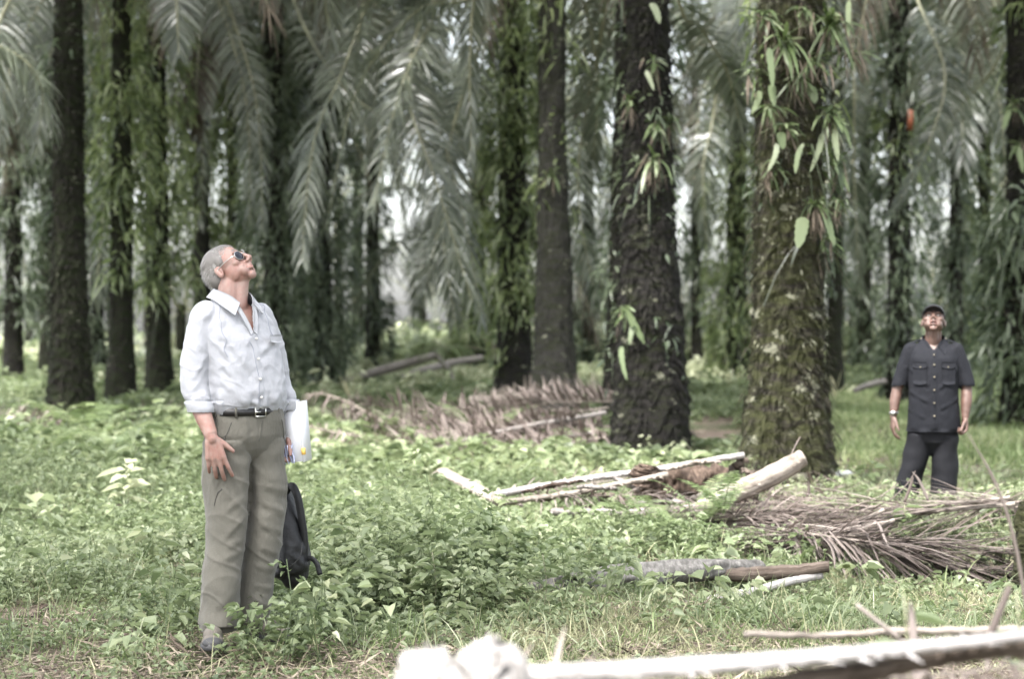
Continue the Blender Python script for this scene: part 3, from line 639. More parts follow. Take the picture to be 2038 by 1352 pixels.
grass('short_grass', 'short fresh green grass beyond the man in black', 30000, 17.5, 60, lambda x, y, px: np.where((px > 1640), 1, .12)*np.clip(1-1.15*inq(x, y, 1760, 19, 3.2, 2.0), 0, 1)*np.clip(1-.95*inq(x, y, 1400, 28, 1.1, 6), 0, 1), lambda x, y, px: .16+.12*patchy(x, y, .6, 8), .022, 'grass', 61, 9, pw=.8, shift=.3)
grass('thin_grass', 'thin pale grass blades mixed through the near undergrowth', 17000, 7.6, 15, lambda x, y, px: np.where(px > 1000, 1, .35)*np.where(y < 10.6, 1, .45)*np.clip(1.9*patchy(x, y, 1.5, 45)-.35, 0, 1), lambda x, y, px: .10+.10*patchy(x, y, 1.2, 8), .005, 'drygrass', 62, 8, drp=.9)
grass('green_grass', 'green grass blades along the near edge of the clearing', 3600, 7.6, 13, lambda x, y, px: np.clip(1.8*patchy(x, y, 1.7, 44)-.5, 0, 1), lambda x, y, px: .08+.16*patchy(x, y, 1.2, 5), .006, 'grass', 63, 8, drp=.8)
herbs('distant_brush', 'pale sunlit brush closing the view beyond the last palms', 9000, 58, 125, lambda x, y, px: np.clip(.3+.9*patchy(x, y, .12, 2), 0, 1), lambda x, y, px: .3+1.1*patchy(x, y, .1, 6), 22, .34, 'herb', 54, stems=False, shift=.25)  # leaf tones shifted paler: far sunlight put into the colour
herbs('weeds', 'bigger pale leaved weeds standing out of the herb carpet', 800, 8.6, 22, lambda x, y, px: np.where(px > 900, .22, 1)*(1-inq(x, y, 75, 10.0, .8, .7))*np.clip(.1+1.2*patchy(x, y, 1.6, 12), 0, 1), lambda x, y, px: .24+.12*patchy(x, y, .8, 3)-.10*(px > 900)*(y < 16), 15, .062, 'herb', 56, shift=.12)
herbs('sunlit_brush', 'pale sunlit low brush in the gap behind the middle heap', 2600, 38, 60, lambda x, y, px: np.clip(1.3*inq(x, y, 820, 50, 4.5, 9)+.8*inq(x, y, 1180, 52, 3, 9), 0, 1), lambda x, y, px: .18+.4*patchy(x, y, .3, 6), 16, .15, 'herb', 57, stems=False, shift=.4)  # strong pale shift stands in for sun on these leaves
grass('tall_grass', 'taller arching grass tufts scattered in the undergrowth', 900, 8.8, 24, lambda x, y, px: .9+0*x, lambda x, y, px: .30+.0*x, .007, 'grass', 64, 12, drp=.9, shift=.1)
grass('dry_stalks', 'thin dry stalks and straw standing among the herbs', 1500, 8.2, 24, lambda x, y, px: np.clip(1-inq(x, y, 1250, 10.6, .9, .4), 0, 1)*np.clip(.3+.7*patchy(x, y, 1.1, 31)+.4*(px > 1000), 0, 1), lambda x, y, px: .26+.10*patchy(x, y, 1, 2), .0045, 'drygrass', 65, 6, drp=.6)
grass('fine_weeds', 'fine feathery weed stalks rising from the herbs', 2600, 8.8, 20, lambda x, y, px: np.clip(patchy(x, y, 1.4, 33)*1.4-.2, 0, 1), lambda x, y, px: .24+.14*patchy(x, y, 1, 2), .008, 'herb', 66, 10, drp=.8, shift=.25)
def litter():
    rg = np.random.default_rng(71); x, y, px = scatter(120000, 7.4, 30, rg, lambda x, y, px: np.clip(.15+.75*(y < 10.2)*np.clip(patchy(x, y, 1.5, 41)*1.6-.2, 0, 1)+.5*(px > 1100)*(y < 13)*patchy(x, y, 1.9, 42)+.8*inq(x, y, 1850, 18, 2.6, 2.6), 0, 1), 1.3); N = len(x)
    b = np.stack([x, y, gz(x, y)+.008+.03*rg.random(N)], 1); d = np.stack([rg.normal(0, 1, N), rg.normal(0, 1, N), rg.normal(0, .12, N)], 1)
    mb = MB(); ribbons(mb, b, d, np.cross(d, [0, 0, 1.0])+rg.normal(0, .2, (N, 3)), .05+.16*rg.random(N)**2, .006+.012*rg.random(N), .05, 2)
    tag(mb.build('leaf_litter', M['litter']), 'dry leaf scraps and straw littering the soil', 'litter', None, 'stuff')
litter()

# ---- ground ferns
def ground_fern(label, px, d, n, L, el=.6, az=None, seed=1, z0=0):
    rg = np.random.default_rng(seed); p = gp(px, d); p[2] += z0
    o = thing('ground_fern', label, 'fern', p, 'feathery ferns in the undergrowth'); leaf, stem = MB(), MB()
    for i in range(n):
        a = (az[i] if az else i*2.4+rg.random()*.5); e = el+(rg.random()-.5)*.4
        P = arch(a, e, L*(.8+.4*rg.random()), .9+.5*rg.random(), 12)
        frond_path(leaf, stem, P, 26, L*.20, L*.032, s0=.12, spread=.95, lift=.05, droop=.15, r0=.004, K=2, jit=.03, flat=True)
    f = leaf.build('fern_frond', M['fern'], o); stem.build('rachis', M['fern'], f)
FERNS = [('arching pale fern in the undergrowth left of the white haired man', 215, 19.5, 5, .95, .5, [0.1, .5, 3.0, 1.2, 2.2], 1, .25),
 ('fern with long raised fronds below the broad brown trunk', 165, 24, 5, 1.1, .7, None, 2, .2),
 ('fern sprouting in front of the crossed palm planks', 1290, 13.2, 6, .42, .8, None, 3, .1),
 ('low fern spreading under the long serrated stem', 1250, 13.0, 5, .40, .35, None, 4, .25),
 ('bright fern standing against the leaning palm plank', 1440, 13.2, 5, .40, 1.0, None, 5, .25),
 ('upright fern tip at the foot of the mossy trunk', 1395, 13.4, 4, .45, 1.1, None, 6, .15),
 ('fern spray behind the backpack', 670, 15, 5, .7, .5, None, 7, .1),
 ('fern left of the black trunk foot', 1212, 24, 5, .8, .9, None, 8, 0),
 ('fern beside the knee of the white haired man', 400, 13, 5, .6, .6, None, 9, .0),
 ('fern in the lower left corner of the clearing', 60, 12, 5, .5, .5, None, 10, 0),
 ('fern below the backpack strap', 560, 9.7, 6, .34, .8, None, 11, 0),
 ('small fern right of the grey log', 1590, 12.2, 4, .34, 1.1, None, 12, 0),
 ('fern under the green palm stem at the centre', 960, 26, 5, .9, .8, None, 13, 0)]
for f_ in FERNS: ground_fern(*f_)
# a pale leafed sapling at left, and the seedling blurred close to the lens
def sapling(label, px, d, h, n, L, mtl='herb', seed=1, W=.35, rndlo=.6, stem_r=.006, name='seedling'):
    rg = np.random.default_rng(seed); o = thing(name, label, 'plant', gp(px, d)); mb, st = MB(), MB()
    tube(st, crom([(0, 0, 0), (.02, 0, h*.5), (0, .01, h)], 8), stem_r*.5, sides=6)
    a = np.arange(n)*2.4; e = rg.random(n)*.7-.1; b = np.zeros((n, 3)); b[:, 2] = h*(.45+.55*np.arange(n)/n)
    dd = np.stack([np.cos(a)*np.cos(e), np.sin(a)*np.cos(e), np.sin(e)], 1)
    leaves(mb, b, dd, np.cross(dd, [0, 0, 1.0]), L*(.7+.5*rg.random(n)), L*W, rnd=rndlo+.4*rg.random(n), droop=.12)
    mb.build('leaf', M[mtl], o); st.build('stem', M['rachis'], o)
sapling('whitish leafed seedling standing above the herbs at left', 250, 14.5, .5, 12, .22, seed=3, rndlo=.95)
sapling('seedling with a broad grey green leaf left of the seedling with whitish leaves', 70, 14.5, .34, 4, .24, seed=4, W=.6)
sapling('blurred seedling close to the lens at the lower right', 1800, 5.4, .72, 6, .16, seed=5, W=.36, rndlo=.2)
sapling('blurred seedling leaves at the right edge close to the lens', 2025, 5.2, .75, 6, .15, seed=6, W=.5, rndlo=.3)
sapling('leafy seedling among the dry fronds at right', 1800, 12.5, .40, 14, .11, seed=7, rndlo=.3)
sapling('leafy seedling in front of the grey log', 1080, 10.0, .30, 12, .10, seed=8, rndlo=.3)
sapling('broad leafed seedling near the lower centre', 860, 10.1, .34, 14, .10, seed=9, rndlo=.4)
# ------------------------------------------------------------------ cut fronds, stems and logs
def dead_frond(label, pts, nleaf=60, llen=.6, lw=.03, s0=.1, spread=.6, lift=.2, droop=.25, r0=.03, jit=.25, mt='deadleaf', stem='petiole', gap=.1, group='dry cut fronds lying on the ground', name='dry_frond', K=3, flat=False):
    P = crom([pt(*q) for q in pts], 24); o = thing(name, label, 'palm frond', P[0], group); leaf, st = MB(), MB()
    frond_path(leaf, st, P, nleaf, llen, lw, s0, spread, lift, droop, r0, K, jit, gap, flat)
    local(leaf, o).build('leaflets', M[mt], o); local(st, o).build('rachis', M[stem], o); return o
# pile behind the clearing, in front of the grey brown trunk
dead_frond('long dry frond with a pale straight stem in the middle heap', [(1205, 822, 24.5), (1000, 858, 24), (840, 900, 23.5), (780, 922, 23)], 80, .5, .03, .05, .5, -.3, .4, .05, stem='petiole_white')
dead_frond('dry frond lying lengthwise at the top of the middle heap', [(1215, 788, 28), (1080, 805, 28), (960, 830, 27.5), (800, 838, 27)], 90, .6, .035, .05, .55, .5, .2)
dead_frond('dry frond with combed leaflets in the centre of the middle heap', [(1130, 815, 27), (1000, 832, 26.5), (880, 865, 26), (800, 880, 26)], 80, .6, .035, .05, .6, .3, .5)
dead_frond('dry frond at the left end of the middle heap', [(960, 830, 27), (850, 845, 26.5), (740, 850, 26), (640, 820, 26)], 80, .65, .035, .05, .7, .5, .3)
dead_frond('dry frond at the base of the middle heap', [(1180, 862, 24), (1000, 890, 23.5), (850, 905, 23), (720, 900, 23)], 90, .5, .03, .05, .5, .1, .3, .045, stem='petiole_white')
dead_frond('dry frond fanned under the grey brown trunk', [(1240, 800, 27.5), (1180, 800, 27.5), (1100, 800, 27.5), (1040, 790, 28)], 60, .6, .035, .05, .7, .8, .2)
dead_frond('bent yellowish frond leaning over the grass right of the white shirt', [(760, 840, 26), (690, 800, 26), (630, 785, 26), (590, 810, 26)], 30, .4, .025, .05, .7, .2, .8)
dead_frond('brown frond behind the elbow in white', [(720, 870, 24), (660, 860, 24), (610, 850, 24), (580, 860, 24)], 30, .35, .03, .05, .7, .2, .6)
# left edge heap
dead_frond('dry frond heap below the far left trunk', [(-120, 850, 25), (0, 845, 25), (90, 850, 25), (150, 870, 25)], 70, .5, .035, .05, .7, .5, .2)
dead_frond('pale dry frond behind the broad brown trunk foot', [(-60, 820, 29), (60, 835, 28.5), (150, 845, 28), (300, 845, 28)], 70, .5, .035, .05, .7, .4, .2)
dead_frond('dry frond below the trunk behind the white haired man', [(200, 828, 30), (280, 828, 29.5), (360, 820, 29), (420, 800, 29)], 60, .5, .03, .05, .7, .3, .2)
# right heap in front of the man in black
RH = [('uppermost long frond across the shins of the man in black', [(2010, 975, 13.2), (1850, 992, 13.3), (1650, 1000, 13.4), (1430, 1005, 13.5)], .8, .3, .1),
 ('dark stemmed frond in the right heap', [(2020, 988, 12.8), (1850, 1003, 12.9), (1700, 1022, 13), (1480, 1040, 13.2)], .75, .3, .05),
 ('frond with straight parallel leaflets at the heart of the right heap', [(1760, 1000, 12.6), (1680, 1035, 12.6), (1600, 1050, 12.7), (1470, 1060, 12.9)], .75, .28, .05),
 ('frond under the parallel leaflets in the right heap', [(1780, 1020, 12.4), (1700, 1050, 12.4), (1600, 1065, 12.5), (1500, 1075, 12.6)], .65, .3, .1),
 ('frond hanging over the front of the right heap', [(1560, 1040, 12.6), (1680, 1058, 12.2), (1780, 1070, 12), (1860, 1085, 12)], .7, .45, .1),
 ('frond reaching to the right edge below the heap', [(1690, 1050, 12.3), (1820, 1062, 12.1), (1940, 1078, 12), (2080, 1095, 12)], .65, .35, .1),
 ('low frond at the right edge beside the mossy stump', [(1750, 1085, 11.9), (1850, 1100, 11.8), (1950, 1120, 11.7), (2060, 1140, 11.6)], .6, .4, .05),
 ('frond tucked under the leaning plank', [(1700, 1000, 13.8), (1600, 1000, 13.7), (1500, 1015, 13.6), (1400, 1030, 13.5)], .6, .35, .1),
 ('frond lying behind the right heap near the trouser legs', [(2080, 985, 13.8), (1950, 985, 13.9), (1820, 990, 14), (1700, 985, 14)], .6, .35, .1)]
for k, (lb, P_, ll, sp, lf) in enumerate(RH): dead_frond('dry ' + lb, [(a_, b_+16, c_) for a_, b_, c_ in P_], 110, ll, .020, .0, sp*.8, lf*.3-.05, .16, .022 if k != 1 else .03, .16, gap=.05)
# loose leaflets drooping over the front
def loose(name, label, items, mt='deadleaf', w=.022, group=None, th=.003):
    for k, (lb, P_) in enumerate(items):
        P = crom([pt(*q) for q in P_], 12); mb = MB(); n = len(P)
        tube(mb, P, w*.5*np.interp(np.linspace(0, 1, n), [0, .2, .7, 1], [.7, 1, .8, .15]), th, 6, rnd=.4+.6*random.random())
        o = mb.build(name, M[mt]); tag(o, lb, label, group)
LOOSE = [('curled dry leaflet hooking down left of the three at the front of the right heap', [(1630, 1062, 12.2), (1652, 1085, 12), (1660, 1110, 11.9), (1662, 1138, 11.8)]),
 ('dry leaflet arching down in the front of the right heap, the palest', [(1700, 1052, 12.2), (1722, 1060, 12), (1740, 1095, 11.9), (1756, 1138, 11.8)]),
 ('broad dry leaflet curling right over the heap', [(1715, 1045, 12.2), (1745, 1040, 12), (1762, 1075, 11.9), (1778, 1105, 11.8)]),
 ('dry leaflet slanting down left of the hooked one', [(1640, 1060, 12.2), (1665, 1090, 12), (1690, 1120, 11.9), (1715, 1140, 11.7)]),
 ('second dry leaflet slanting beside the hooked one', [(1650, 1058, 12.2), (1680, 1090, 12), (1700, 1112, 11.9), (1722, 1132, 11.7)]),
 ('dry leaflet pointing at the seedling in the right heap', [(1795, 1085, 12), (1808, 1100, 11.9), (1816, 1115, 11.8), (1824, 1128, 11.8)]),
 ('dry leaflet tent peak before the trouser legs, left blade', [(1770, 998, 13.1), (1795, 975, 13.1), (1812, 955, 13.1), (1822, 938, 13.1)]),
 ('dry leaflet tent peak before the trouser legs, right blade', [(1848, 998, 13.1), (1838, 975, 13.1), (1828, 955, 13.1), (1816, 940, 13.1)]),
 ('thin dry leaflet standing at the tent peak before the trouser legs', [(1800, 1000, 13), (1808, 980, 13), (1814, 962, 13), (1818, 950, 13)]),
 ('dry leaflet poking up left of the trouser legs', [(1750, 990, 13.1), (1765, 980, 13.1), (1778, 970, 13.1), (1788, 962, 13.1)]),
 ('curled dry leaflet at the foot of the mossy trunk', [(1538, 990, 13.8), (1560, 973, 13.8), (1580, 968, 13.8), (1590, 970, 13.8)]),
 ('upright dry leaflet at the foot of the mossy trunk', [(1606, 990, 13.8), (1609, 978, 13.8), (1610, 965, 13.8), (1606, 955, 13.8)])]
loose('dry_leaflet', 'dry leaf', LOOSE, group='loose dry leaflets on the right heap')

def stem_piece(label, pts, w, t, mt, thorns=0, name='cut_petiole', group='cut palm frond stems', cat='palm stem', tw=.0, prof=None, rough=.004, seed=1, n=40, end=None):
    """flattened cut frond stem (petiole) with toothed edges"""
    P = crom([pt(*q) for q in pts], n); o = thing(name, label, cat, P[0], group); mb = MB()
    s = np.linspace(0, 1, n); W = np.interp(s, np.linspace(0, 1, len(w)), w); Tt = np.interp(s, np.linspace(0, 1, len(t)), t)
    pr = prof if prof is not None else [(1, .1), (.75, .75), (0, .95), (-.75, .75), (-1, .1), (-.7, -.6), (0, -.95), (.7, -.6)]
    rg = np.random.default_rng(seed); P2 = P+rg.normal(0, rough*.3, P.shape); W = W*(1+.22*(vnoise(s*9, s*0+seed, 4096, seed)-.5)+.12*(vnoise(s*26, s*0+seed, 4096, seed)-.5)); Tt = Tt*(1+.3*(vnoise(s*11, s*0+seed+.5, 4096, seed)-.5))
    P2 = P2+np.stack([0*s, 0*s, (vnoise(s*4, s*0+seed, 4096, seed+1)-.5)*.010], 1)
    tube(mb, P2, W*.5, Tt*.5, prof=pr, rough=rough)
    if thorns:
        T, S, U = frames(P); k = np.linspace(0, n-1.01, thorns); i = k.astype(int)
        for sg in (-1, 1):
            b = P[i]+S[i]*(W[i]*.47*sg)[:, None]; d = S[i]*sg+T[i]*.5+rg.normal(0, .2, (thorns, 3))
            ribbons(mb, b, d, T[i], .018+.036*rg.random(thorns), .018, 0, 2, prof=np.array([1, .6, .05]))
    local(mb, o).build('stem', M[mt], o)
    return o
stem_piece('short pale plank of palm stem sticking up at the left end of the log pile', [(880, 938, 15.2), (935, 968, 15), (1000, 1003, 14.8)], [.13, .15, .15], [.05, .06, .06], 'petiole', 14, seed=2)
stem_piece('long pale serrated palm stem running up over the rotten log', [(985, 985, 15), (1120, 962, 14.9), (1280, 938, 14.8), (1480, 906, 14.8)], [.16, .14, .12, .11], [.06, .05, .05, .045], 'petiole_bright', 60, seed=3)
stem_piece('second pale palm stem behind the serrated one', [(1000, 1000, 14.6), (1130, 985, 14.5), (1250, 960, 14.5), (1330, 945, 14.5)], [.10, .09, .08], [.05, .04, .04], 'petiole', 40, seed=4)
stem_piece('broad flat palm plank leaning up to the right before the mossy trunk', [(1390, 1018, 13.8), (1480, 975, 13.8), (1560, 935, 13.8), (1598, 912, 13.8)], [.10, .13, .15, .16], [.14, .15, .15, .13], 'petiole', 10, seed=5)
stem_piece('pale stem lying low under the crossed planks', [(1100, 1018, 14.2), (1200, 1022, 14.1), (1300, 1020, 14), (1390, 1012, 14)], [.09, .1, .1], [.06, .06, .06], 'petiole_white', 16, seed=6)
stem_piece('bright white palm stem lying in the grass in front of the brown one', [(1635, 1146, 11.0), (1560, 1162, 10.9), (1480, 1182, 10.8), (1400, 1198, 10.7)], [.035, .06, .06, .06], [.04, .05, .05, .05], 'petiole_bright', 0, seed=7)
stem_piece('mottled pale stem half sunk in the grass below the grey log', [(1400, 1200, 10.6), (1310, 1215, 10.5), (1220, 1232, 10.4), (1120, 1250, 10.3)], [.05, .07, .07, .05], [.04, .045, .05, .03], 'petiole', 0, seed=8, rough=.015)
stem_piece('brown palm stem end to the right of the grey log', [(1650, 1130, 11.0), (1570, 1138, 11.0), (1480, 1146, 11.1), (1400, 1146, 11.3)], [.07, .1, .1, .08], [.07, .08, .09, .07], 'petiole_brown', 0, seed=9)
# split end of the long serrated stem, falling away brown
stem_piece('brown split butt under the right end of the serrated stem', [(1478, 915, 14.85), (1462, 940, 14.9), (1448, 965, 14.9), (1435, 995, 14.9)], [.09, .13, .13, .10], [.05, .08, .09, .08], 'petiole_brown', 0, seed=10, rough=.02)
stem_piece('palm stem stub standing in the dry fronds left of the mossy trunk foot', [(1530, 985, 14), (1555, 945, 14.1), (1575, 905, 14.2), (1592, 870, 14.3)], [.012, .012, .01], [.012, .012, .008], 'deadleaf', 0, seed=11)

def log_(label, pts, r, mt, name, rough, seed, hollow=False, knots=(), squash=.85, cat='log'):
    n = 90; P = crom([pt(*q) for q in pts], n); o = thing(name, label, cat, P[0]); s = np.linspace(0, 1, n)
    T, S, U = frames(P); sides = 40; a = np.arange(sides)*2*np.pi/sides
    rr = np.interp(s, np.linspace(0, 1, len(r)), r)
    A, SS = np.meshgrid(a/(2*np.pi), s*8, indexing='xy')
    nn = vnoise(A*8, SS*1.2, 8, seed)-.5; n2 = vnoise(A*20, SS*4, 20, seed+1)-.5
    rad = rr[:, None]*(1+nn*rough*4+n2*rough*2)
    for (ks, ka, kh) in knots: rad += kh*np.exp(-((s[:, None]-ks)/.05)**2-((a[None]-ka)/.5)**2)
    v = P[:, None]+S[:, None]*(rad*np.cos(a))[..., None]+U[:, None]*(rad*np.sin(a)*squash)[..., None]
    i = np.arange(n-1)[:, None]*sides; j = np.arange(sides)[None]; j2 = (j+1) % sides
    f = np.stack([i+j, i+j2, i+sides+j2, i+sides+j], -1).reshape(-1, 4); v = v.reshape(-1, 3)
    mb = MB(); mb.add(v, f)
    for e, o_ in ((0, 0), (n-1, (n-1)*sides)):
        ring = v[o_:o_+sides]; c = ring.mean(0); inner = c+(ring-c)*.7+(T[e] if e == 0 else -T[e])*.04; c2 = c+(T[e] if e == 0 else -T[e])*.06
        vv = np.concatenate([ring, inner, [c2]]); jj = np.arange(sides); j3 = (jj+1) % sides
        ff = np.stack([jj, jj+sides, j3+sides, j3], 1); h = np.arange(0, sides, 2)
        fc = np.stack([np.full(len(h), 2*sides), (h+2) % sides+sides, h+1+sides, h+sides], 1)
        if e: ff = ff[:, ::-1]; fc = fc[:, ::-1]
        mb.add(vv, np.concatenate([ff, fc]))
    local(mb, o).build('log', M[mt], o); return o
log_('smooth grey fallen palm log half buried in the grass at the lower centre', [(1040, 1180, 10.6), (1150, 1162, 10.7), (1280, 1142, 10.9), (1430, 1132, 11.2), (1510, 1132, 11.4)], [.06, .085, .09, .08, .065], 'log_grey', 'fallen_log', .09, 4, squash=.7)
log_('rotten brown log under the serrated stem before the mossy trunk', [(1262, 968, 15.1), (1330, 962, 15.1), (1400, 958, 15.1), (1450, 955, 15.1)], [.15, .155, .15, .12], 'rot', 'rotten_log', .13, 5)
log_('gnarled brown stump knob on top of the rotten log', [(1282, 975, 14.75), (1284, 955, 14.75), (1287, 940, 14.75), (1290, 926, 14.75)], [.09, .10, .10, .07], 'rot', 'rotten_stump', .16, 6, cat='stump')
log_('mossy little stump cut by the right edge', [(2052, 1160, 11.2), (2048, 1110, 11.2), (2046, 1060, 11.2), (2048, 1000, 11.2)], [.09, .08, .075, .06], 'trunk_moss', 'mossy_stump', .12, 7, cat='stump')
log_('charred black stick standing in the herbs right of the backpack', [(712, 1262, 10), (712, 1245, 10), (710, 1225, 10), (708, 1212, 10)], [.022, .02, .016, .008], 'trunk_dark', 'charred_stump', .12, 8, cat='stump')
log_('dark rotting branch on the bare soil at the lower left', [(-40, 1255, 10.0), (40, 1245, 10.1), (100, 1235, 10.2), (160, 1240, 10.3)], [.03, .045, .04, .02], 'trunk_dark', 'fallen_branch', .13, 9, cat='branch')
log_('short dark branch stub jutting up from the bare soil at lower left', [(70, 1230, 10.3), (90, 1215, 10.3), (105, 1225, 10.2), (112, 1240, 10.2)], [.02, .035, .035, .02], 'rot', 'fallen_branch', .13, 10, cat='branch')

for k, P_ in enumerate([[(1700, 965, 16.4), (1600, 985, 16.2), (1500, 992, 16), (1400, 995, 15.8)], [(1690, 990, 15), (1590, 995, 14.9), (1500, 1000, 14.8), (1400, 1005, 14.8)], [(1400, 960, 17), (1500, 975, 16.6), (1620, 985, 16.2), (1740, 985, 16)], [(1460, 1025, 13.4), (1540, 1030, 13.3), (1640, 1032, 13.2), (1760, 1030, 13)], [(1900, 1000, 13.9), (1980, 1005, 13.8), (2060, 1015, 13.6), (2160, 1030, 13.4)]]):
    dead_frond(['dry frond against the foot of the mossy trunk, farther one', 'dry frond against the foot of the mossy trunk, nearer one', 'dry frond running right from behind the mossy trunk foot', 'flattened dry frond at the left part of the right heap', 'dry frond tips at the right edge behind the heap'][k], P_, 80, .5, .018, .0, .5, .15, .25, .016, .25)
# broken bits round the log pile
bg_ = np.random.default_rng(123)
BT = ['splintered chip of frond base at the left foot of the log pile', 'short broken stalk in front of the rotten log', 'bent brown stalk under the serrated stem', 'pale shard against the rotten stump', 'split stalk crossing below the leaning plank', 'brown shard by the leaning plank',
      'long thin stalk in front of the log pile', 'flat bark strip lying before the log pile', 'weathered stalk at the back of the log pile', 'broken stub between the log pile and the mossy trunk', 'thin brown stalk on the left part of the serrated stem', 'grey shard between the two pale stems']
BP = [(1010, 1000, 60, 10), (1215, 990, 70, 14), (1130, 985, 110, -20), (1245, 965, 50, 30), (1400, 985, 90, -35), (1500, 985, 60, -25), (1180, 1010, 170, -8), (1330, 1003, 120, 6), (1380, 925, 110, -14), (1500, 945, 50, 30), (1100, 968, 120, -22), (1190, 972, 80, 8)]
for k, (x_, y_, l_, dy) in enumerate(BP):
    d_ = 14.1+.8*bg_.random(); mt_ = ['petiole', 'petiole_brown', 'rot', 'petiole_white'][k % 4]
    stem_piece(BT[k], [(x_-l_/2, y_-dy/2+3, d_), (x_, y_-bg_.random()*4, d_+.1*bg_.normal()), (x_+l_/2, y_+dy/2, d_)], [.02+.03*bg_.random(), .05+.04*bg_.random(), .03], [.02, .035, .015], mt_, 8, seed=200+k, name='broken_stalk', group='broken bits of frond round the log pile', cat='stalk', rough=.012)
for k, P_ in enumerate([[(1060, 990, 14.6), (1150, 990, 14.5), (1260, 985, 14.4), (1380, 990, 14.3)], [(1010, 975, 15.2), (1120, 970, 15.2), (1240, 955, 15.2), (1330, 950, 15.2)], [(1560, 1000, 14), (1480, 1005, 13.9), (1380, 1010, 13.8), (1250, 1012, 13.8)]]):
    dead_frond(['dry brown frond mixed into the front of the log pile', 'dry brown frond at the back left of the log pile', 'dry frond in front of the leaning plank'][k], P_, 70, .32, .016, .0, .6, .15, .3, .012, .3)
# heap of bleached stems and fronds right in front of the lens
stem_piece('bleached white palm stem crossing the bottom right corner, out of focus', [(960, 1352, 4.1), (1300, 1335, 4.15), (1700, 1305, 4.2), (2120, 1262, 4.25)], [.13, .12, .09, .05], [.040, .040, .034, .022], 'petiole_bright', 44, seed=21, rough=.002, name='bleached_petiole', group='blurred heap at the bottom edge')
def butt():
    """flared, notched foot of a cut frond"""
    px = np.linspace(800, 1010, 44); top = np.interp(px, [800, 826, 846, 862, 890, 915, 940, 958, 975, 992, 1004, 1010], [1365, 1318, 1284, 1298, 1316, 1334, 1322, 1288, 1270, 1276, 1310, 1365])
    top = top+np.random.default_rng(9).normal(0, 4, 44); c = np.array([pt(a, (t+1420)/2, 4.02+.0*a) for a, t in zip(px, top)]); hh = (1420-top)/2/FPX*4.02
    o = thing('frond_butt', 'white notched butt of a cut frond at the bottom centre, out of focus', 'palm stem', c[0], 'blurred heap at the bottom edge'); mb = MB()
    tube(mb, c, np.full(44, .016), hh, 20, rough=.004, prof=[(1, 0), (1, .8), (.6, 1), (-.6, 1), (-1, .8), (-1, 0), (-1, -.9), (1, -.9)])
    rg = np.random.default_rng(6); k = 60; i = rg.integers(2, 42, k); b = c[i].copy(); b[:, 2] += hh[i]*.9
    ribbons(mb, b, np.stack([rg.normal(.2, .5, k), rg.normal(-.2, .3, k), np.ones(k)], 1), rg.normal(0, 1, (k, 3)), .008+.03*rg.random(k), .010, .1, 2)
    local(mb, o).build('butt', M['petiole_bright'], o)
butt()
stem_piece('brown palm stem behind the bleached one at the bottom right, out of focus', [(1480, 1262, 5.6), (1700, 1262, 5.6), (1900, 1258, 5.6), (2120, 1250, 5.6)], [.04, .05, .05], [.018, .02, .02], 'petiole', 0, seed=25, name='bleached_petiole', group='blurred heap at the bottom edge')
stem_piece('brownish palm stem beneath the bleached one at the bottom right corner', [(1500, 1372, 4.2), (1700, 1340, 4.25), (1900, 1305, 4.3), (2100, 1290, 4.3)], [.05, .055, .05], [.05, .05, .05], 'petiole_brown', 0, seed=26, name='bleached_petiole', group='blurred heap at the bottom edge')
NF = [('blurred dry frond under the bleached stem at the bottom edge', [(1100, 1362, 4.3), (1400, 1372, 4.35), (1700, 1370, 4.4), (2050, 1352, 4.4)], .28, -.3),
      ('blurred dry frond at the bottom right corner', [(1500, 1362, 4.5), (1750, 1352, 4.5), (1950, 1335, 4.5), (2150, 1300, 4.5)], .28, -.4),
      ('blurred dry frond under the white butts', [(760, 1385, 4.3), (950, 1375, 4.3), (1150, 1362, 4.3), (1350, 1375, 4.3)], .22, .1)]
for lb, P_, ll, lf in NF: dead_frond(lb, P_, 46, ll, .014, .0, .9, lf, .2, .012, .25, group='blurred heap at the bottom edge', name='dry_frond', stem='petiole')
# the bulk of that heap, below the frame but holding the stems up
def heap_core():
    rg = np.random.default_rng(81)
    for k in range(10):
        d = 3.9+1.1*rg.random(); x = -.6+2.0*k/9+rg.normal(0, .1); z = .12+.34*rg.random(); a = rg.normal(0, .5); L = .9
        P = np.array([[x-L*math.cos(a), d-L*math.sin(a)*.4, z-.1], [x, d, z+.05], [x+L*math.cos(a), d+L*math.sin(a)*.4, z-.05]])
        o = thing('buried_petiole', 'cut palm stem buried in the blurred heap below the bleached one', 'palm stem', P[0], 'cut stems inside the near heap'); mb = MB()
        tube(mb, crom(P, 14), .045, .035, 8, rough=.006); local(mb, o).build('stem', M['petiole'], o)
heap_core()
LN = [('blurred pale upright stalk at the lower right', [(1822, 1370, 4.7), (1820, 1290, 4.75), (1815, 1230, 4.8), (1812, 1198, 4.8)]),
      ('blurred brown twig leaning left toward the pale upright stalk', [(1790, 1272, 5.2), (1760, 1248, 5.2), (1730, 1225, 5.2), (1704, 1204, 5.2)]),
      ('blurred thin stalk leaning across the right edge in front of the man in black', [(2050, 1260, 6.0), (2020, 1080, 6.0), (1980, 960, 6.0), (1925, 862, 6.0)]),
      ('blurred reddish curl of dry leaf at the right edge', [(1960, 1290, 4.9), (1985, 1230, 4.9), (2005, 1180, 4.9), (2010, 1165, 4.9)])]
loose('dry_stalk', 'dry stalk', LN[:2]+LN[3:], 'deadleaf', .022, 'blurred heap at the bottom edge', .007)

loose('dry_stalk', 'dry stalk', LN[2:3], 'deadleaf', .012, 'blurred heap at the bottom edge', .004)
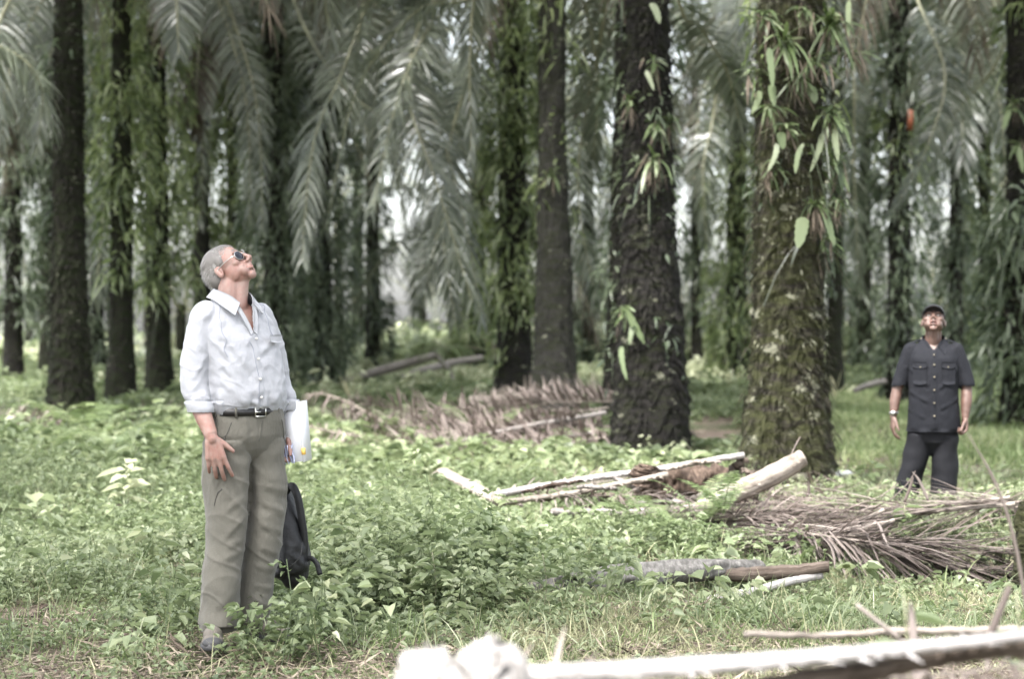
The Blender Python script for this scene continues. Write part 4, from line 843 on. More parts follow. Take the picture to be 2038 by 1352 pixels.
# felled things in the background
stem_piece('bleached grey fallen frond stem propped in the distance at centre left', [(690, 758, 44), (760, 738, 43.5), (830, 718, 43), (868, 706, 43)], [.2, .26, .24, .2], [.2, .22, .2, .15], 'petiole_white', 0, seed=31, name='fallen_petiole', group='fallen grey frond stems')
stem_piece('second bleached grey stem falling from the stubby palm', [(800, 752, 46), (850, 735, 46), (900, 722, 46.5), (960, 712, 47)], [.2, .22, .2, .16], [.18, .18, .18, .14], 'petiole_white', 0, seed=32, name='fallen_petiole', group='fallen grey frond stems')
stem_piece('thin fallen stem bending down to the heap at the centre', [(868, 706, 43), (895, 740, 43), (905, 775, 43)], [.1, .1, .08], [.1, .1, .08], 'petiole_white', 0, seed=33, name='fallen_petiole', group='fallen grey frond stems')
stem_piece('pale branch lying behind the shoulder of the man in black', [(1700, 778, 36), (1730, 766, 36), (1765, 758, 36)], [.16, .18, .16], [.1, .12, .1], 'petiole_white', 0, seed=34, name='fallen_branch', group=None, cat='branch')
hero_g = [('green frond of the stubby palm arching left over the sunlit patch', [(985, 690, 44), (940, 660, 43), (870, 640, 42), (790, 640, 42)]),
          ('green frond of the stubby palm reaching low left', [(985, 700, 44), (930, 690, 43), (880, 690, 42), (820, 700, 42)]),
          ('green frond of the stubby palm standing up', [(985, 700, 44), (970, 650, 44), (950, 610, 43), (920, 590, 43)])]
for lb, P_ in hero_g: dead_frond(lb, P_, 50, .5, .05, .1, .8, .1, .5, .03, .1, mt='fern', group='green fronds near the sunlit patch', name='young_palm_frond')
for k_, q_ in enumerate([[(1190, 845, 25), (1020, 850, 25), (880, 862, 25), (740, 870, 25)], [(1130, 880, 24), (1000, 880, 24), (860, 885, 23.8), (700, 885, 23.5)], [(1060, 800, 28), (940, 812, 28), (800, 815, 28), (700, 800, 28)], [(1225, 870, 23.5), (1130, 880, 23.4), (1030, 895, 23.2), (930, 905, 23)], [(1215, 850, 24.5), (1120, 848, 24.4), (1020, 862, 24.3), (920, 880, 24.2)], [(1210, 812, 27), (1090, 830, 26.5), (960, 848, 26), (860, 845, 26)]]):
    dead_frond(['brown frond sunk in the middle heap, second from below', 'lowest brown frond of the middle heap, half under herbs', 'brown frond along the back of the middle heap', 'brown frond before the black trunk foot, nearest of the middle heap', 'brown frond leaning on the long pale stem of the middle heap', 'brown frond touching the foot of the black trunk'][k_], q_, 90, .6, .035, .05, .75, .35, .25, jit=.4)
# white spiky stubs in front of the grey brown trunk
def stubs():
    o = thing('stubby_frond_base', 'row of pale spiky cut leaf stubs before the grey brown trunk', 'palm stem', pt(960, 800, 31)); mb = MB(); rg = np.random.default_rng(4)
    P = crom([pt(935, 800, 31), pt(1000, 795, 31), pt(1062, 790, 31)], 12); tube(mb, P, .1, .08, 8, rough=.03)
    n = 40; s = rg.random(n); b = P[0]+(P[-1]-P[0])*s[:, None]; d = np.stack([rg.normal(0, .15, n), rg.normal(0, .2, n), np.ones(n)], 1)
    ribbons(mb, b, d, [[1, .2, 0]]*n, np.interp(s, [0, .6, 1], [.12, .2, .36])*(.6+.6*rg.random(n)), .05, 0, 2)
    local(mb, o).build('stubs', M['petiole'], o)
stubs()
def spikes(label, px, py, d, n, L, seed):
    o = thing('palm_seedling', label, 'plant', pt(px, py, d)); mb = MB(); rg = np.random.default_rng(seed)
    dv = np.stack([rg.normal(0, .45, n), rg.normal(0, .3, n), np.ones(n)], 1)
    ribbons(mb, np.zeros((n, 3)), dv, rg.normal(0, 1, (n, 3))*[1, 1, 0], L*(.6+.5*rg.random(n)), .03, .2, 3); mb.build('leaf', M['drygrass'], o)
spikes('pale spiky palm seedling right of the mossy trunk', 1662, 790, 33, 9, .6, 3)
spikes('yellow spiky tuft left of the leaf covered trunk', 1450, 770, 40, 12, .7, 4)
spikes('spiky tuft at the foot of the dark draped trunk', 700, 800, 33, 20, .6, 5)
# white scrap on the soil, marker on the trunk
def scrap():
    mb = MB(); rg = np.random.default_rng(3); c = pt(1680, 922, 20.0); c[2] = float(gz(c[0], c[1]))+.03
    u, v = np.meshgrid(np.linspace(-1, 1, 12), np.linspace(-1, 1, 8)); z = .03*vnoise(u*2+5, v*2+5, 64, 3)+.03*(1-u*u)*(1-v*v)
    V = np.stack([u*.085*(1-.2*v), v*.09+.02*u, z], -1).reshape(-1, 3); nx = 12
    i = np.arange(7)[:, None]*nx; j = np.arange(11)[None]; f = np.stack([i+j, i+j+1, i+nx+j+1, i+nx+j], -1).reshape(-1, 4)
    mb.add(V, f); o = mb.build('plastic_scrap', plain('white plastic', (.75, .75, .76), .4)); o.location = c
    tag(o, 'crumpled white plastic scrap on the soil right of the mossy trunk', 'litter')
scrap()
def marker():
    c = pt(1811, 238, 37.6); mb = MB(); tube(mb, [(0, 0, -.19), (.01, 0, 0), (0, 0, .19)], .055, .012, 8)
    o = mb.build('trunk_marker', plain('faded orange', (.28, .085, .04), .6, var=.2)); o.location = c; tag(o, 'faded orange marker strip on the trunk behind the man in black', 'marker')
marker()
# ------------------------------------------------------------------ people
class Body:
    """closed pieces in a figure's own frame (r to its right, f forward, z up), fused into one surface"""
    def __init__(s): s.mb = MB()
    def ell(s, c, rad, rot=None, n=14, k=20):
        th = np.linspace(0, np.pi, n+1); ph = np.arange(k)*2*np.pi/k
        v = np.stack([np.outer(np.sin(th), np.cos(ph)), np.outer(np.sin(th), np.sin(ph)), np.outer(np.cos(th), np.ones(k))], -1)*np.array(rad)
        if rot is not None: v = v@np.array(rot).T
        v = v+np.array(c); i = np.arange(n)[:, None]*k; j = np.arange(k)[None]; j2 = (j+1) % k
        s.mb.add(v.reshape(-1, 3), np.stack([i+j, i+k+j, i+k+j2, i+j2], -1).reshape(-1, 4))
    def limb(s, pts, ra, rb=None, n=26, k=20, smooth=True):
        P = crom(pts, n) if smooth and len(pts) > 2 else np.linspace(pts[0], pts[-1], n)
        q = np.linspace(0, 1, len(ra)); u = np.linspace(0, 1, n); A = np.interp(u, q, ra); B = A if rb is None else np.interp(u, q, rb)
        tube(s.mb, P, A, B, k)
        s.ell(P[0], (A[0]*.98,)*3); s.ell(P[-1], (A[-1]*.98,)*3)
    def loft(s, rings, k=40, n=60, power=2.3):
        """rings: (z, r, f, half width, half depth)"""
        rings = np.array(rings, float); z = np.linspace(rings[0, 0], rings[-1, 0], n)
        o = np.argsort(rings[:, 0]); g = [np.interp(z, rings[o, 0], rings[o, c]) for c in range(1, 5)]
        for a in g: a[1:-1] = (a[:-2]+2*a[1:-1]+a[2:])/4
        ph = np.arange(k)*2*np.pi/k; c, sn = np.cos(ph), np.sin(ph)
        cx = np.sign(c)*np.abs(c)**(2/power); sx = np.sign(sn)*np.abs(sn)**(2/power)
        v = np.stack([g[0][:, None]+g[2][:, None]*cx, g[1][:, None]+g[3][:, None]*sx, np.repeat(z[:, None], k, 1)], -1)
        i = np.arange(n-1)[:, None]*k; j = np.arange(k)[None]; j2 = (j+1) % k
        f = np.stack([i+j, i+j2, i+k+j2, i+k+j], -1).reshape(-1, 4); v = v.reshape(-1, 3); b = len(v)
        v = np.concatenate([v, [[g[0][0], g[1][0], z[0]], [g[0][-1], g[1][-1], z[-1]]]]); h = np.arange(0, k, 2); e = (n-1)*k
        f = np.concatenate([f, np.stack([np.full(len(h), b), (h+2) % k, h+1, h], 1), np.stack([np.full(len(h), b+1), e+h, e+h+1, e+(h+2) % k], 1)])
        s.mb.add(v, f)
    def fuse(s, voxel, smooth=3, cut=None, disp=None, post=2, fac=.5):
        me = s.mb.mesh('tmp', M['petiole']); o = link('tmp', me)
        r = o.modifiers.new('r', 'REMESH'); r.mode = 'VOXEL'; r.voxel_size = voxel
        q = o.modifiers.new('s', 'SMOOTH'); q.factor = fac; q.iterations = smooth
        dg = bpy.context.evaluated_depsgraph_get(); dg.update()
        new = bpy.data.meshes.new_from_object(o.evaluated_get(dg)); bpy.data.objects.remove(o); bpy.data.meshes.remove(me)
        n = len(new.vertices); v = np.empty(n*3, np.float32); new.vertices.foreach_get('co', v); v = v.reshape(-1, 3).astype(float)
        nm = np.empty(n*3, np.float32); new.vertices.foreach_get('normal', nm); nm = nm.reshape(-1, 3)
        if disp is not None:
            v = v+nm*disp(v, nm)[:, None]
            new.vertices.foreach_set('co', v.astype(np.float32).ravel())
        if cut is not None:
            import bmesh
            bm = bmesh.new(); bm.from_mesh(new); bm.verts.ensure_lookup_table(); k = cut(v)
            bmesh.ops.delete(bm, geom=[bm.verts[i] for i in np.nonzero(k)[0]], context='VERTS'); bm.to_mesh(new); bm.free()
        new.polygons.foreach_set('use_smooth', np.full(len(new.polygons), True)); new.update()
        return new
def seg(v, a, b, w):
    """1 on the segment a-b, falling off over w"""
    a = np.array(a, float); b = np.array(b, float); d = b-a; t = np.clip(((v-a)@d)/(d@d), 0, 1)
    q = np.linalg.norm(v-(a+t[:, None]*d), axis=1); return np.exp(-(q/w)**2)
def rotm(yaw, pitch, roll=0):
    """head rotation in the figure's frame: yaw towards its left, pitch up"""
    cy, sy, cp, sp = math.cos(yaw), math.sin(yaw), math.cos(pitch), math.sin(pitch)
    P_ = np.array([[1, 0, 0], [0, cp, -sp], [0, sp, cp]]); Y_ = np.array([[cy, -sy, 0], [sy, cy, 0], [0, 0, 1]])
    cr, sr = math.cos(roll), math.sin(roll); R_ = np.array([[cr, 0, sr], [0, 1, 0], [-sr, 0, cr]])
    return Y_@P_@R_
def vn3(v, f, seed=0):
    """cheap smooth 3-d noise in -1..1"""
    rg = np.random.default_rng(seed); s = 0
    for k in range(7):
        d = nrm(rg.normal(0, 1, 3))*f*(.7+.8*rg.random()); s = s+np.sin(v@d+rg.random()*6.28+1.2*np.sin(v@(nrm(rg.normal(0, 1, 3))*f*.7)+rg.random()*6))
    return s/3.2
def skinmat(name, base, red):
    m, t, b = mat(name); n = noisen(t, 28, 5, .6); n2 = noisen(t, 160, 3)
    c = ramp(t, n, [(.3, base), (.72, red)]); t.links.new(c, b.inputs['Base Color']); b.inputs['Roughness'].default_value = .5
    b.inputs['Subsurface Weight'].default_value = .12; b.inputs['Subsurface Radius'].default_value = (.012, .005, .003); b.inputs['Subsurface Scale'].default_value = .5
    bump(t, b, n2, .18, .004); return m
def clothmat(name, col, rough=.85, stripe=None, wr=.35, sheen=.12):
    m, t, b = mat(name); n = noisen(t, 6, 5, .6); n2 = noisen(t, 22, 4, .55, sc3=(1, 1, .6)); n3 = noisen(t, 420, 2)
    c = ramp(t, n, [(.3, tuple(x*.9 for x in col)), (.7, tuple(min(.9, x*1.07) for x in col))])
    t.links.new(c, b.inputs['Base Color']); b.inputs['Roughness'].default_value = rough; b.inputs['Specular IOR Level'].default_value = .25
    b.inputs['Sheen Weight'].default_value = sheen
    ad = t.nodes.new('ShaderNodeMath'); ad.operation = 'MULTIPLY_ADD'; ad.inputs[1].default_value = .12
    t.links.new(n3, ad.inputs[0]); t.links.new(n2, ad.inputs[2]); bump(t, b, ad.outputs[0], wr, .012); return m
M['skin_pale'] = skinmat('sunburnt skin', (.275, .19, .16), (.245, .118, .092))
M['skin_brown'] = skinmat('brown skin', (.085, .050, .038), (.11, .062, .046))
M['shirt_white'] = clothmat('pale blue cotton', (.315, .32, .34), wr=.6)
M['shirt_navy'] = clothmat('charcoal navy cotton', (.0062, .0068, .0095), wr=.6, sheen=0)
M['trouser_grey'] = clothmat('grey olive cloth', (.106, .100, .083), .8, wr=.6)
M['trouser_navy'] = clothmat('charcoal trouser cloth', (.005, .0052, .007), .8, sheen=0)
M['black'] = plain('black leather', (.012, .011, .011), .45, .2, 90)
M['nylon'] = plain('black nylon', (.006, .006, .007), .6, .35, 50)
M['metal'] = plain('steel', (.5, .5, .48), .3, metal=1)
M['lens'] = plain('dark lens', (.012, .013, .02), .12, spec=.6)
M['hair_grey'] = leafmat('grey hair', [(0, (.14, .13, .12)), (.5, (.29, .275, .26)), (1, (.50, .48, .46))], .6, 0, .4)
M['hair_black'] = leafmat('black hair', [(0, (.008, .008, .008)), (1, (.03, .03, .03))], .5, 0, .4)
M['shoe'] = plain('shoe suede', (.10, .088, .074), .85, .4, 80, var=.25)
M['sole'] = plain('shoe sole', (.035, .035, .036), .7)
M['lip'] = plain('lip', (.40, .19, .16), .45)
M['mouth'] = plain('mouth inside', (.03, .008, .008), .6)
M['gold'] = plain('brass button', (.22, .19, .13), .35, spec=.6)
M['eye'] = plain('eye', (.62, .60, .57), .2)
M['iris'] = plain('iris', (.02, .014, .01), .15)

def head(B, c, Rm, open_mouth=False, s=1.0, wide=1.0, thick_lip=1.0):
    """skull, jaw and features around the ear axis c"""
    def E(p, rad, n=14, k=20): B.ell(np.array(c)+Rm@(np.array(p)*s*[wide, 1, 1]), np.array(rad)*s*[wide, 1, 1], Rm, n, k)
    E((0, -.012, .045), (.074, .096, .083)); E((0, .03, .022), (.066, .062, .075)); E((0, .05, -.03), (.055, .048, .058))
    E((0, .035, -.058), (.052, .052, .040)); E((0, .078, -.088-.010*open_mouth), (.026, .020, .020))
    for sg in (-1, 1):
        E((.044*sg, .012, -.050), (.016, .030, .028)); E((.042*sg, .068, -.014), (.022, .020, .020)); E((.028*sg, .070, -.054), (.025, .024, .032))
        E((.026*sg, .088, .030), (.026, .010, .009)); E((.0115*sg, .108, -.028), (.0085, .012, .009)); E((.033*sg, .0765, .010), (.016, .014, .011)); E((.050*sg, .030, -.032), (.014, .042, .046))
        ea = np.array([.0765*sg, -.008, -.004])
        ey = rotm(.35*sg, -.15)
        B.ell(np.array(c)+Rm@(ea*s*[wide, 1, 1]), np.array((.007, .018, .030))*s, Rm@ey, 12, 16)
        B.ell(np.array(c)+Rm@((ea+[.004*sg, -.010, .010])*s*[wide, 1, 1]), np.array((.006, .010, .020))*s, Rm@ey, 10, 14)
    def L(pts, ra): B.limb([np.array(c)+Rm@(np.array(p)*s*[wide, 1, 1]) for p in pts], np.array(ra)*s, n=14, k=14)
    L([(0, .092, .030), (0, .104, .008), (0, .118, -.016)], [.008, .009, .011]); E((0, .120, -.020), (.012, .011, .010))
    L([(0, .1, -.034), (0, .1, -.044)], [.010, .012])
    up = .0 if not open_mouth else .004
    for sg in (-1, 1):
        L([(0, .1015, -.051+up), (.012*sg, .099, -.0515+up), (.024*sg, .088, -.057)], [.0052*thick_lip, .0048*thick_lip, .003])
        dn = -.0115*open_mouth
        L([(0, .100, -.0625+dn), (.012*sg, .097, -.062+dn), (.023*sg, .087, -.058+dn*.4)], [.0062*thick_lip, .0056*thick_lip, .003])
def hpt(c, Rm, p, s=1.0): return np.array(c)+Rm@(np.array(p)*s)

def hand(B, wrist, D, N, side, curl=(.25, .25, .28, .3), spread=(.16, .03, -.07, -.17), thumb=(.75, .1), size=1.0, thumb_curl=.2, base_r=.028, thumb_len=1.0):
    """D wrist-to-knuckle direction, N palm normal, W towards the thumb"""
    D = nrm(np.array(D, float)); N = np.array(N, float); N = nrm(N-(N@D)*D); W = np.cross(D, N)*side
    w = np.array(wrist, float); z = size
    tips = []
    for k, (off, len_, r, kn) in enumerate([(.031, (.042, .025, .021), .0102, .088), (.0105, (.046, .028, .022), .0105, .092), (-.0115, (.043, .027, .021), .0100, .087), (-.031, (.034, .020, .019), .0088, .079)]):
        kp = w+(W*off+D*kn)*z
        B.limb([w+W*off*.5*z+D*.012*z, kp], [.0165*z, .0125*z], n=10, k=12)
        if k < 3: B.limb([w+W*(off-.010)*.6*z+D*.02*z, w+(W*(off-.0105)+D*(kn-.012))*z], [.015*z, .0115*z], n=10, k=12)
        a = spread[k]; d0 = nrm(D*math.cos(a)+W*math.sin(a)); p = kp; ang = curl[k]*.7; pr = r*z
        pts = [kp]
        for j, l in enumerate(len_):
            dd = d0*math.cos(ang)+N*math.sin(ang); q = p+dd*l*z
            B.limb([p, q], [pr*(1.05 if j else 1.1), pr*.93], n=8, k=12); B.ell(q, (pr*.98,)*3, n=8, k=12)
            p = q; pr *= .93; ang += curl[k]*(1.25 if j == 0 else .8)
        tips.append((p, dd))
    t0 = w+(W*.022+D*.018+N*.006)*z; td = nrm(W*math.sin(thumb[0])+D*math.cos(thumb[0])+N*thumb[1])
    t1 = t0+td*.044*z*thumb_len; td2 = nrm(td*math.cos(thumb_curl)+D*math.sin(thumb_curl)); t2 = t1+td2*.032*z*thumb_len; t3 = t2+nrm(td2+N*.15)*.024*z*thumb_len
    B.limb([t0, t1], [.0155*z, .0120*z], n=8, k=12); B.limb([t1, t2], [.0118*z, .0102*z], n=8, k=12); B.limb([t2, t3], [.0103*z, .0082*z], n=8, k=12)
    B.ell(w+D*.004*z, np.array((base_r,)*3)*.9*z, n=8, k=12)
    return tips, W

def place(me_or_o, origin, a):
    pass
def person(name, label, px, d, a, z0=None):
    p = gp(px, d)
    if z0 is not None: p[2] = z0
    o = bpy.data.objects.new(name, None); C.objects.link(o); o.location = p
    # local (r, f, z) -> world: R = (-cos a, -sin a), F = (sin a, -cos a): a rotation by (pi + a) mirrored never: R x F = +z
    o.rotation_euler = (0, 0, math.pi+a); o.empty_display_size = .2
    return tag(o, label, 'person')
def part(name, me, m, o, extra=None):
    me.materials.clear(); me.materials.append(m); me.name = name
    for e in (extra or []): me.materials.append(e)
    return link(name, me, o)
def strip(mb, A, Bq, th=.004, m=0):
    """thin cloth flap between two polylines"""
    A = np.array(A, float); Bq = np.array(Bq, float); n = 14; A = crom(A, n); Bq = crom(Bq, n)
    k = 4; rows = [A+(Bq-A)*(i/k) for i in range(k+1)]; v = np.stack(rows, 1)
    du = np.gradient(v, axis=0); dv = np.gradient(v, axis=1); nn = nrm(np.cross(du, dv)); f_ = v+nn*th*.5; b_ = v-nn*th*.5
    i = np.arange(n-1)[:, None]*(k+1); j = np.arange(k)[None]; q = np.stack([i+j, i+j+1, i+k+2+j, i+k+1+j], -1).reshape(-1, 4)
    N = n*(k+1); ed = np.concatenate([np.arange(k+1), np.arange(1, n)*(k+1)+k, (n-1)*(k+1)+np.arange(k-1, -1, -1), np.arange(n-2, -1, -1)*(k+1)])
    e1, e2 = ed[:-1], ed[1:]
    mb.add(np.concatenate([f_.reshape(-1, 3), b_.reshape(-1, 3)]), np.concatenate([q, q[:, ::-1]+N, np.stack([e1, e2, e2+N, e1+N], 1)]), m=m)
def hairs(mb, c, Rm, s, n, test, seed, L=.018, W=.003, back=.7, wide=1.0, puff=.006):
    """short strands over the scalp"""
    rg = np.random.default_rng(seed); u = nrm(rg.normal(0, 1, (n*4, 3))); u = u[test(u)][:n]; n = len(u)
    p = np.array([0, -.012, .045])+u*(np.array([.074, .096, .083])+puff); p *= s*np.array([wide, 1, 1])
    d = u*.12+np.array([0, -back*1.2, -.45])+rg.normal(0, .12, (n, 3))
    p = p@Rm.T+np.array(c); d = d@Rm.T; un = u@Rm.T
    ribbons(mb, p-un*.004, d, np.cross(d, un), L*(.6+.8*rg.random(n)), W, .15, 3, rnd=np.clip(.5+rg.normal(0, .25, n), 0, 1))

def shoe(parent, c, ang, L=.29, tilt=0):
    """c heel position; ang toe direction in the local frame"""
    B = Body(); ca, sa = math.cos(ang), math.sin(ang)
    def q(x, y, z): return (c[0]+x*ca-y*sa, c[1]+x*sa+y*ca, c[2]+z)
    rt = np.array([[ca, -sa, 0], [sa, ca, 0], [0, 0, 1]])
    B.ell(q(0, .05, .05), (.042, .062, .05), rt); B.ell(q(0, .13, .05), (.045, .085, .045), rt); B.ell(q(0, .215, .035), (.050, .07, .034), rt)
    B.limb([q(0, .045, .04), q(0, .04, .13)], [.042, .040])
    me = B.fuse(.005, 4); sh = part('shoe', me, M['shoe'], parent)
    mb = MB(); y = np.linspace(-.01, L, 24); wd = np.interp(y, [-.01, .02, .1, .2, .26, L], [.012, .04, .038, .052, .044, .012])
    P = np.array([q(0, yy, .014+.01*max(0, (yy-.2)/.09)**2) for yy in y]); tube(mb, P, wd+.003, .015, 10, prof=[(1, .9), (0, 1), (-1, .9), (-1.02, 0), (-1, -.9), (0, -1), (1, -.9), (1.02, 0)])
    mb.add(*_toe(q, rt)) if False else None
    mb.build('sole', M['sole'], sh)
    tb = Body(); tb.ell(q(0, .245, .034), (.046, .045, .030), rt); part('toe_cap', tb.fuse(.005, 2), M['sole'], sh)
    for k in range(4):
        m2 = MB(); yy = .11+.028*k; zz = .094-.010*k; tube(m2, [q(-.026, yy, zz-.01), q(0, yy+.006, zz+.003), q(.026, yy, zz-.01)], .0028, sides=6); m2.build('lace', M['petiole_white'], sh)
    return sh

def seam(ob, pts, m, r, name):
    """a stitched line laid on the cloth"""
    from mathutils.bvhtree import BVHTree
    me = ob.data; t = BVHTree.FromPolygons([v.co[:] for v in me.vertices], [p.vertices[:] for p in me.polygons])
    P = []
    for p in crom(pts, 26):
        h = t.find_nearest(Vector(p)); P.append(np.array(h[0])+np.array(h[1])*r*.2)
    P = np.array(P); P[1:-1] = (P[:-2]+P[1:-1]*2+P[2:])/4
    mb = MB(); tube(mb, P, r, sides=6); return mb.build(name, m, ob)
# ================= the white haired man looking up
A1 = R(38)
man = person('person', 'white haired man in pale shirt and grey trousers gazing up, hand on his thigh', 487, 8.93, A1, .04)
def man1():
    o = man
    Hc = np.array([.032, -.080, 1.664]); Rm = rotm(-R(0)+0, 0)
    # figure frame: turning the face further to the picture's right is a turn towards its left hand
    Rm = rotm(R(28), R(40), R(0))
    # ---- body: one continuous skin surface
    B = Body(); head(B, Hc, Rm, s=1.0)
    B.limb([(.035, -.055, 1.50), (.040, -.055, 1.575), Hc+Rm@np.array([0, -.008, -.035])], [.064, .057, .056])
    B.limb([(.02, -.01, 1.50), hpt(Hc, Rm, (0, .035, -.06))], [.034, .034])
    B.loft([(.92, 0, 0, .15, .105), (1.05, 0, 0, .145, .105), (1.25, .005, -.02, .16, .112), (1.38, .02, -.04, .175, .110), (1.45, .03, -.05, .165, .093), (1.50, .032, -.055, .10, .07), (1.525, .035, -.055, .06, .055)])
    B.limb([(.175, -.06, 1.44), (.215, -.05, 1.30), (.235, -.025, 1.14)], [.050, .043, .040])
    B.limb([(.235, -.025, 1.14), (.236, .03, 1.045), (.226, .095, .935)], [.043, .043, .029], [.043, .042, .032])
    B.limb([(-.13, -.06, 1.44), (-.175, -.05, 1.30), (-.205, -.04, 1.14)], [.050, .043, .040])
    B.limb([(-.205, -.04, 1.14), (-.215, -.02, 1.03), (-.205, .0, .935)], [.042, .038, .027])
    camv = np.array([math.sin(A1), math.cos(A1), 0])      # towards the camera in the figure's frame
    tipsR, WR = hand(B, (.224, .102, .925), (-.16, .09, -.97), (-.55, -.84, -.1), 1, curl=(.22, .26, .32, .36), spread=(.24, .06, -.05, -.13), thumb=(.85, .10), size=1.08, thumb_curl=.25, thumb_len=.74)
    tipsL, WL = hand(B, (-.205, .002, .925), (-.02, .05, -1), (.75, .3, 0), -1, curl=(.9, .9, .95, 1.0), spread=(.08, .02, -.03, -.08), thumb=(.6, .5))
    for sg, hip, kn, an in ((1, (.095, 0, .90), (.115, .015, .52), (.15, -.005, .11)), (-1, (-.085, 0, .90), (-.09, .02, .52), (-.08, -.045, .11))):
        B.limb([hip, kn, an], [.07, .05, .035])
    def skin_d(v, n):
        d = 0
        h = lambda p: hpt(Hc, Rm, p)
        for sg in (-1, 1):
            d = d-.0035*seg(v, h((.020*sg, .112, -.020)), h((.036*sg, .090, -.052)), .005)
            d = d-.004*seg(v, h((.018*sg, .098, .014)), h((.045*sg, .080, .014)), .009)
            d = d-.005*seg(v, h((.082*sg, -.004, .006)), h((.082*sg, .0, -.010)), .007)
        d = d-.004*seg(v, h((-.022, .095, -.0575)), h((.022, .095, -.0575)), .0028)
        d = d-.0018*seg(v, h((-.02, .097, .058)), h((.02, .097, .058)), .004)-.0018*seg(v, h((-.024, .092, .072)), h((.024, .092, .072)), .004)
        d = d+.0045*seg(v, (.0, .0, 1.50), hpt(Hc, Rm, (.03, .02, -.075)), .010)+.004*seg(v, (.03, .0, 1.50), hpt(Hc, Rm, (.045, .0, -.055)), .010)
        return d+.0006*vn3(v, 90, 3)
    me = B.fuse(.0034, 7, disp=skin_d)
    body = part('body', me, M['skin_pale'], o)
    # ---- eyebrow, lips
    mb = MB(); h = lambda p: hpt(Hc, Rm, p)
    mb2 = MB()
    for sg in (-1, 1):
        P = crom([h((.004*sg, .1045, -.054)), h((.013*sg, .1005, -.055)), h((.024*sg, .0895, -.0585))], 8); tube(mb2, P, .0022, .003, 6)
        P = crom([h((.004*sg, .1035, -.0622)), h((.013*sg, .0995, -.0615)), h((.023*sg, .0885, -.0590))], 8); tube(mb2, P, .0022, .0032, 6)
    mb2.build('lips', M['lip'], o)
    # ---- hair
    B = Body()
    for p, rad in (((0, -.022, .052), (.080, .094, .084)), ((0, -.055, .0), (.070, .056, .062)), ((0, .024, .084), (.057, .046, .038))):
        B.ell(hpt(Hc, Rm, p), rad, Rm)
    for sg in (-1, 1): B.ell(hpt(Hc, Rm, (.066*sg, .010, .036)), (.014, .024, .030), Rm)
    Bi = lambda v: (v-Hc)@Rm
    def cut(v):
        q = Bi(v); face = (q[:, 1] > .030) & (q[:, 2] < .098-.35*np.clip(np.abs(q[:, 0])-.03, 0, 1)*0) & (q[:, 1] > .045-.9*(q[:, 2]-.06).clip(-.09, .02)*.25)
        side = (np.abs(q[:, 0]) > .05) & (q[:, 1] > -.03) & (q[:, 2] < .016) | ((q[:, 1] > -.0) & (q[:, 2] < .02))
        return face | side | (q[:, 2] < -.062)
    hair = part('hair', B.fuse(.004, 2, cut=cut, disp=lambda v, n: .0006*vn3(v, 160, 5)+.0015*vn3(v, 40, 6)), M['hair_grey'], o)
    hm = MB()
    def tst(u): 
        q = np.array([0, -.012, .045])+u*np.array([.08, .1, .088])
        return ((q[:, 2] > .055) & (q[:, 1] < .070)) | ((q[:, 1] < -.02) & (q[:, 2] > -.05)) | ((q[:, 1] < .03) & (q[:, 2] > .022))
    hairs(hm, Hc, Rm, 1.0, 9000, tst, 3, L=.022, W=.0012, puff=.0045)
    hairs(hm, Hc, Rm, 1.0, 3500, lambda u: (lambda q: (q[:, 2] > .085) & (q[:, 1] < .078) & (q[:, 1] > -.06))(np.array([0, -.012, .045])+u*np.array([.08, .1, .088])), 8, L=.030, W=.0013, back=.9, puff=.010)
    hairs(hm, Hc, Rm, 1.0, 1500, lambda u: (lambda q: (q[:, 2] > .075) & (q[:, 1] > .03) & (q[:, 1] < .082))(np.array([0, -.012, .045])+u*np.array([.08, .1, .088])), 9, L=.034, W=.0015, back=.8, puff=.007)
    hm.build('hair_strands', M['hair_grey'], hair)
    eb = MB(); rg = np.random.default_rng(2)
    for sg in (-1, 1):
        x = rg.random(90); p = np.stack([sg*(.012+.036*x), .1015-.012*x**2-.002, .037+.004*np.sin(x*3)+rg.normal(0, .0012, 90)], 1)
        P = p@Rm.T+Hc; d = np.tile((Rm@np.array([sg*1.0, .1, .25])), (90, 1))+rg.normal(0, .2, (90, 3)); ribbons(eb, P, d, np.cross(d, Rm@np.array([0, 1, 0])), .010, .0016, 0, 2)
    eb.build('eyebrows', M['hair_grey'], o)
    # ---- sunglasses
    g = MB(); B = Body()
    for sg in (-1, 1): B.ell(h((.031*sg, .0965, .008)), (.0265, .0040, .0215), Rm@rotm(-.22*sg, -.08))
    gl = part('sunglasses', B.fuse(.0016, 2), M['lens'], o)
    f = MB(); tube(f, crom([h((-.010, .106, .013)), h((0, .110, .016)), h((.010, .106, .013))], 8), .0015, sides=6)
    for sg in (-1, 1):
        tube(f, crom([h((.052*sg, .090, .014)), h((.070*sg, .060, .014)), h((.078*sg, .0, .012)), h((.079*sg, -.012, .0))], 14), .0017, sides=6)
        a = np.linspace(0, 2*np.pi, 25); rr = Rm@rotm(-.22*sg, -.08)
        tube(f, h((.031*sg, .0968, .008))+np.stack([.0272*np.cos(a), 0*a, .0222*np.sin(a)], 1)@rr.T, .0013, sides=6, caps=False)
    f.build('frame', M['metal'], gl)
    # ---- shirt
    B = Body()
    B.loft([(1.015, 0, .0, .160, .122), (1.045, .0, .0, .174, .135), (1.075, .0, .005, .182, .146), (1.13, .0, .003, .184, .150), (1.25, .005, -.015, .182, .146), (1.36, .014, -.035, .184, .136), (1.44, .020, -.052, .178, .114), (1.485, .026, -.058, .142, .094), (1.52, .034, -.058, .095, .078), (1.555, .036, -.060, .074, .070)], k=60, n=80)
    B.limb([(.160, -.06, 1.455), (.210, -.052, 1.32), (.240, -.028, 1.17), (.240, .008, 1.085)], [.068, .068, .063, .056])
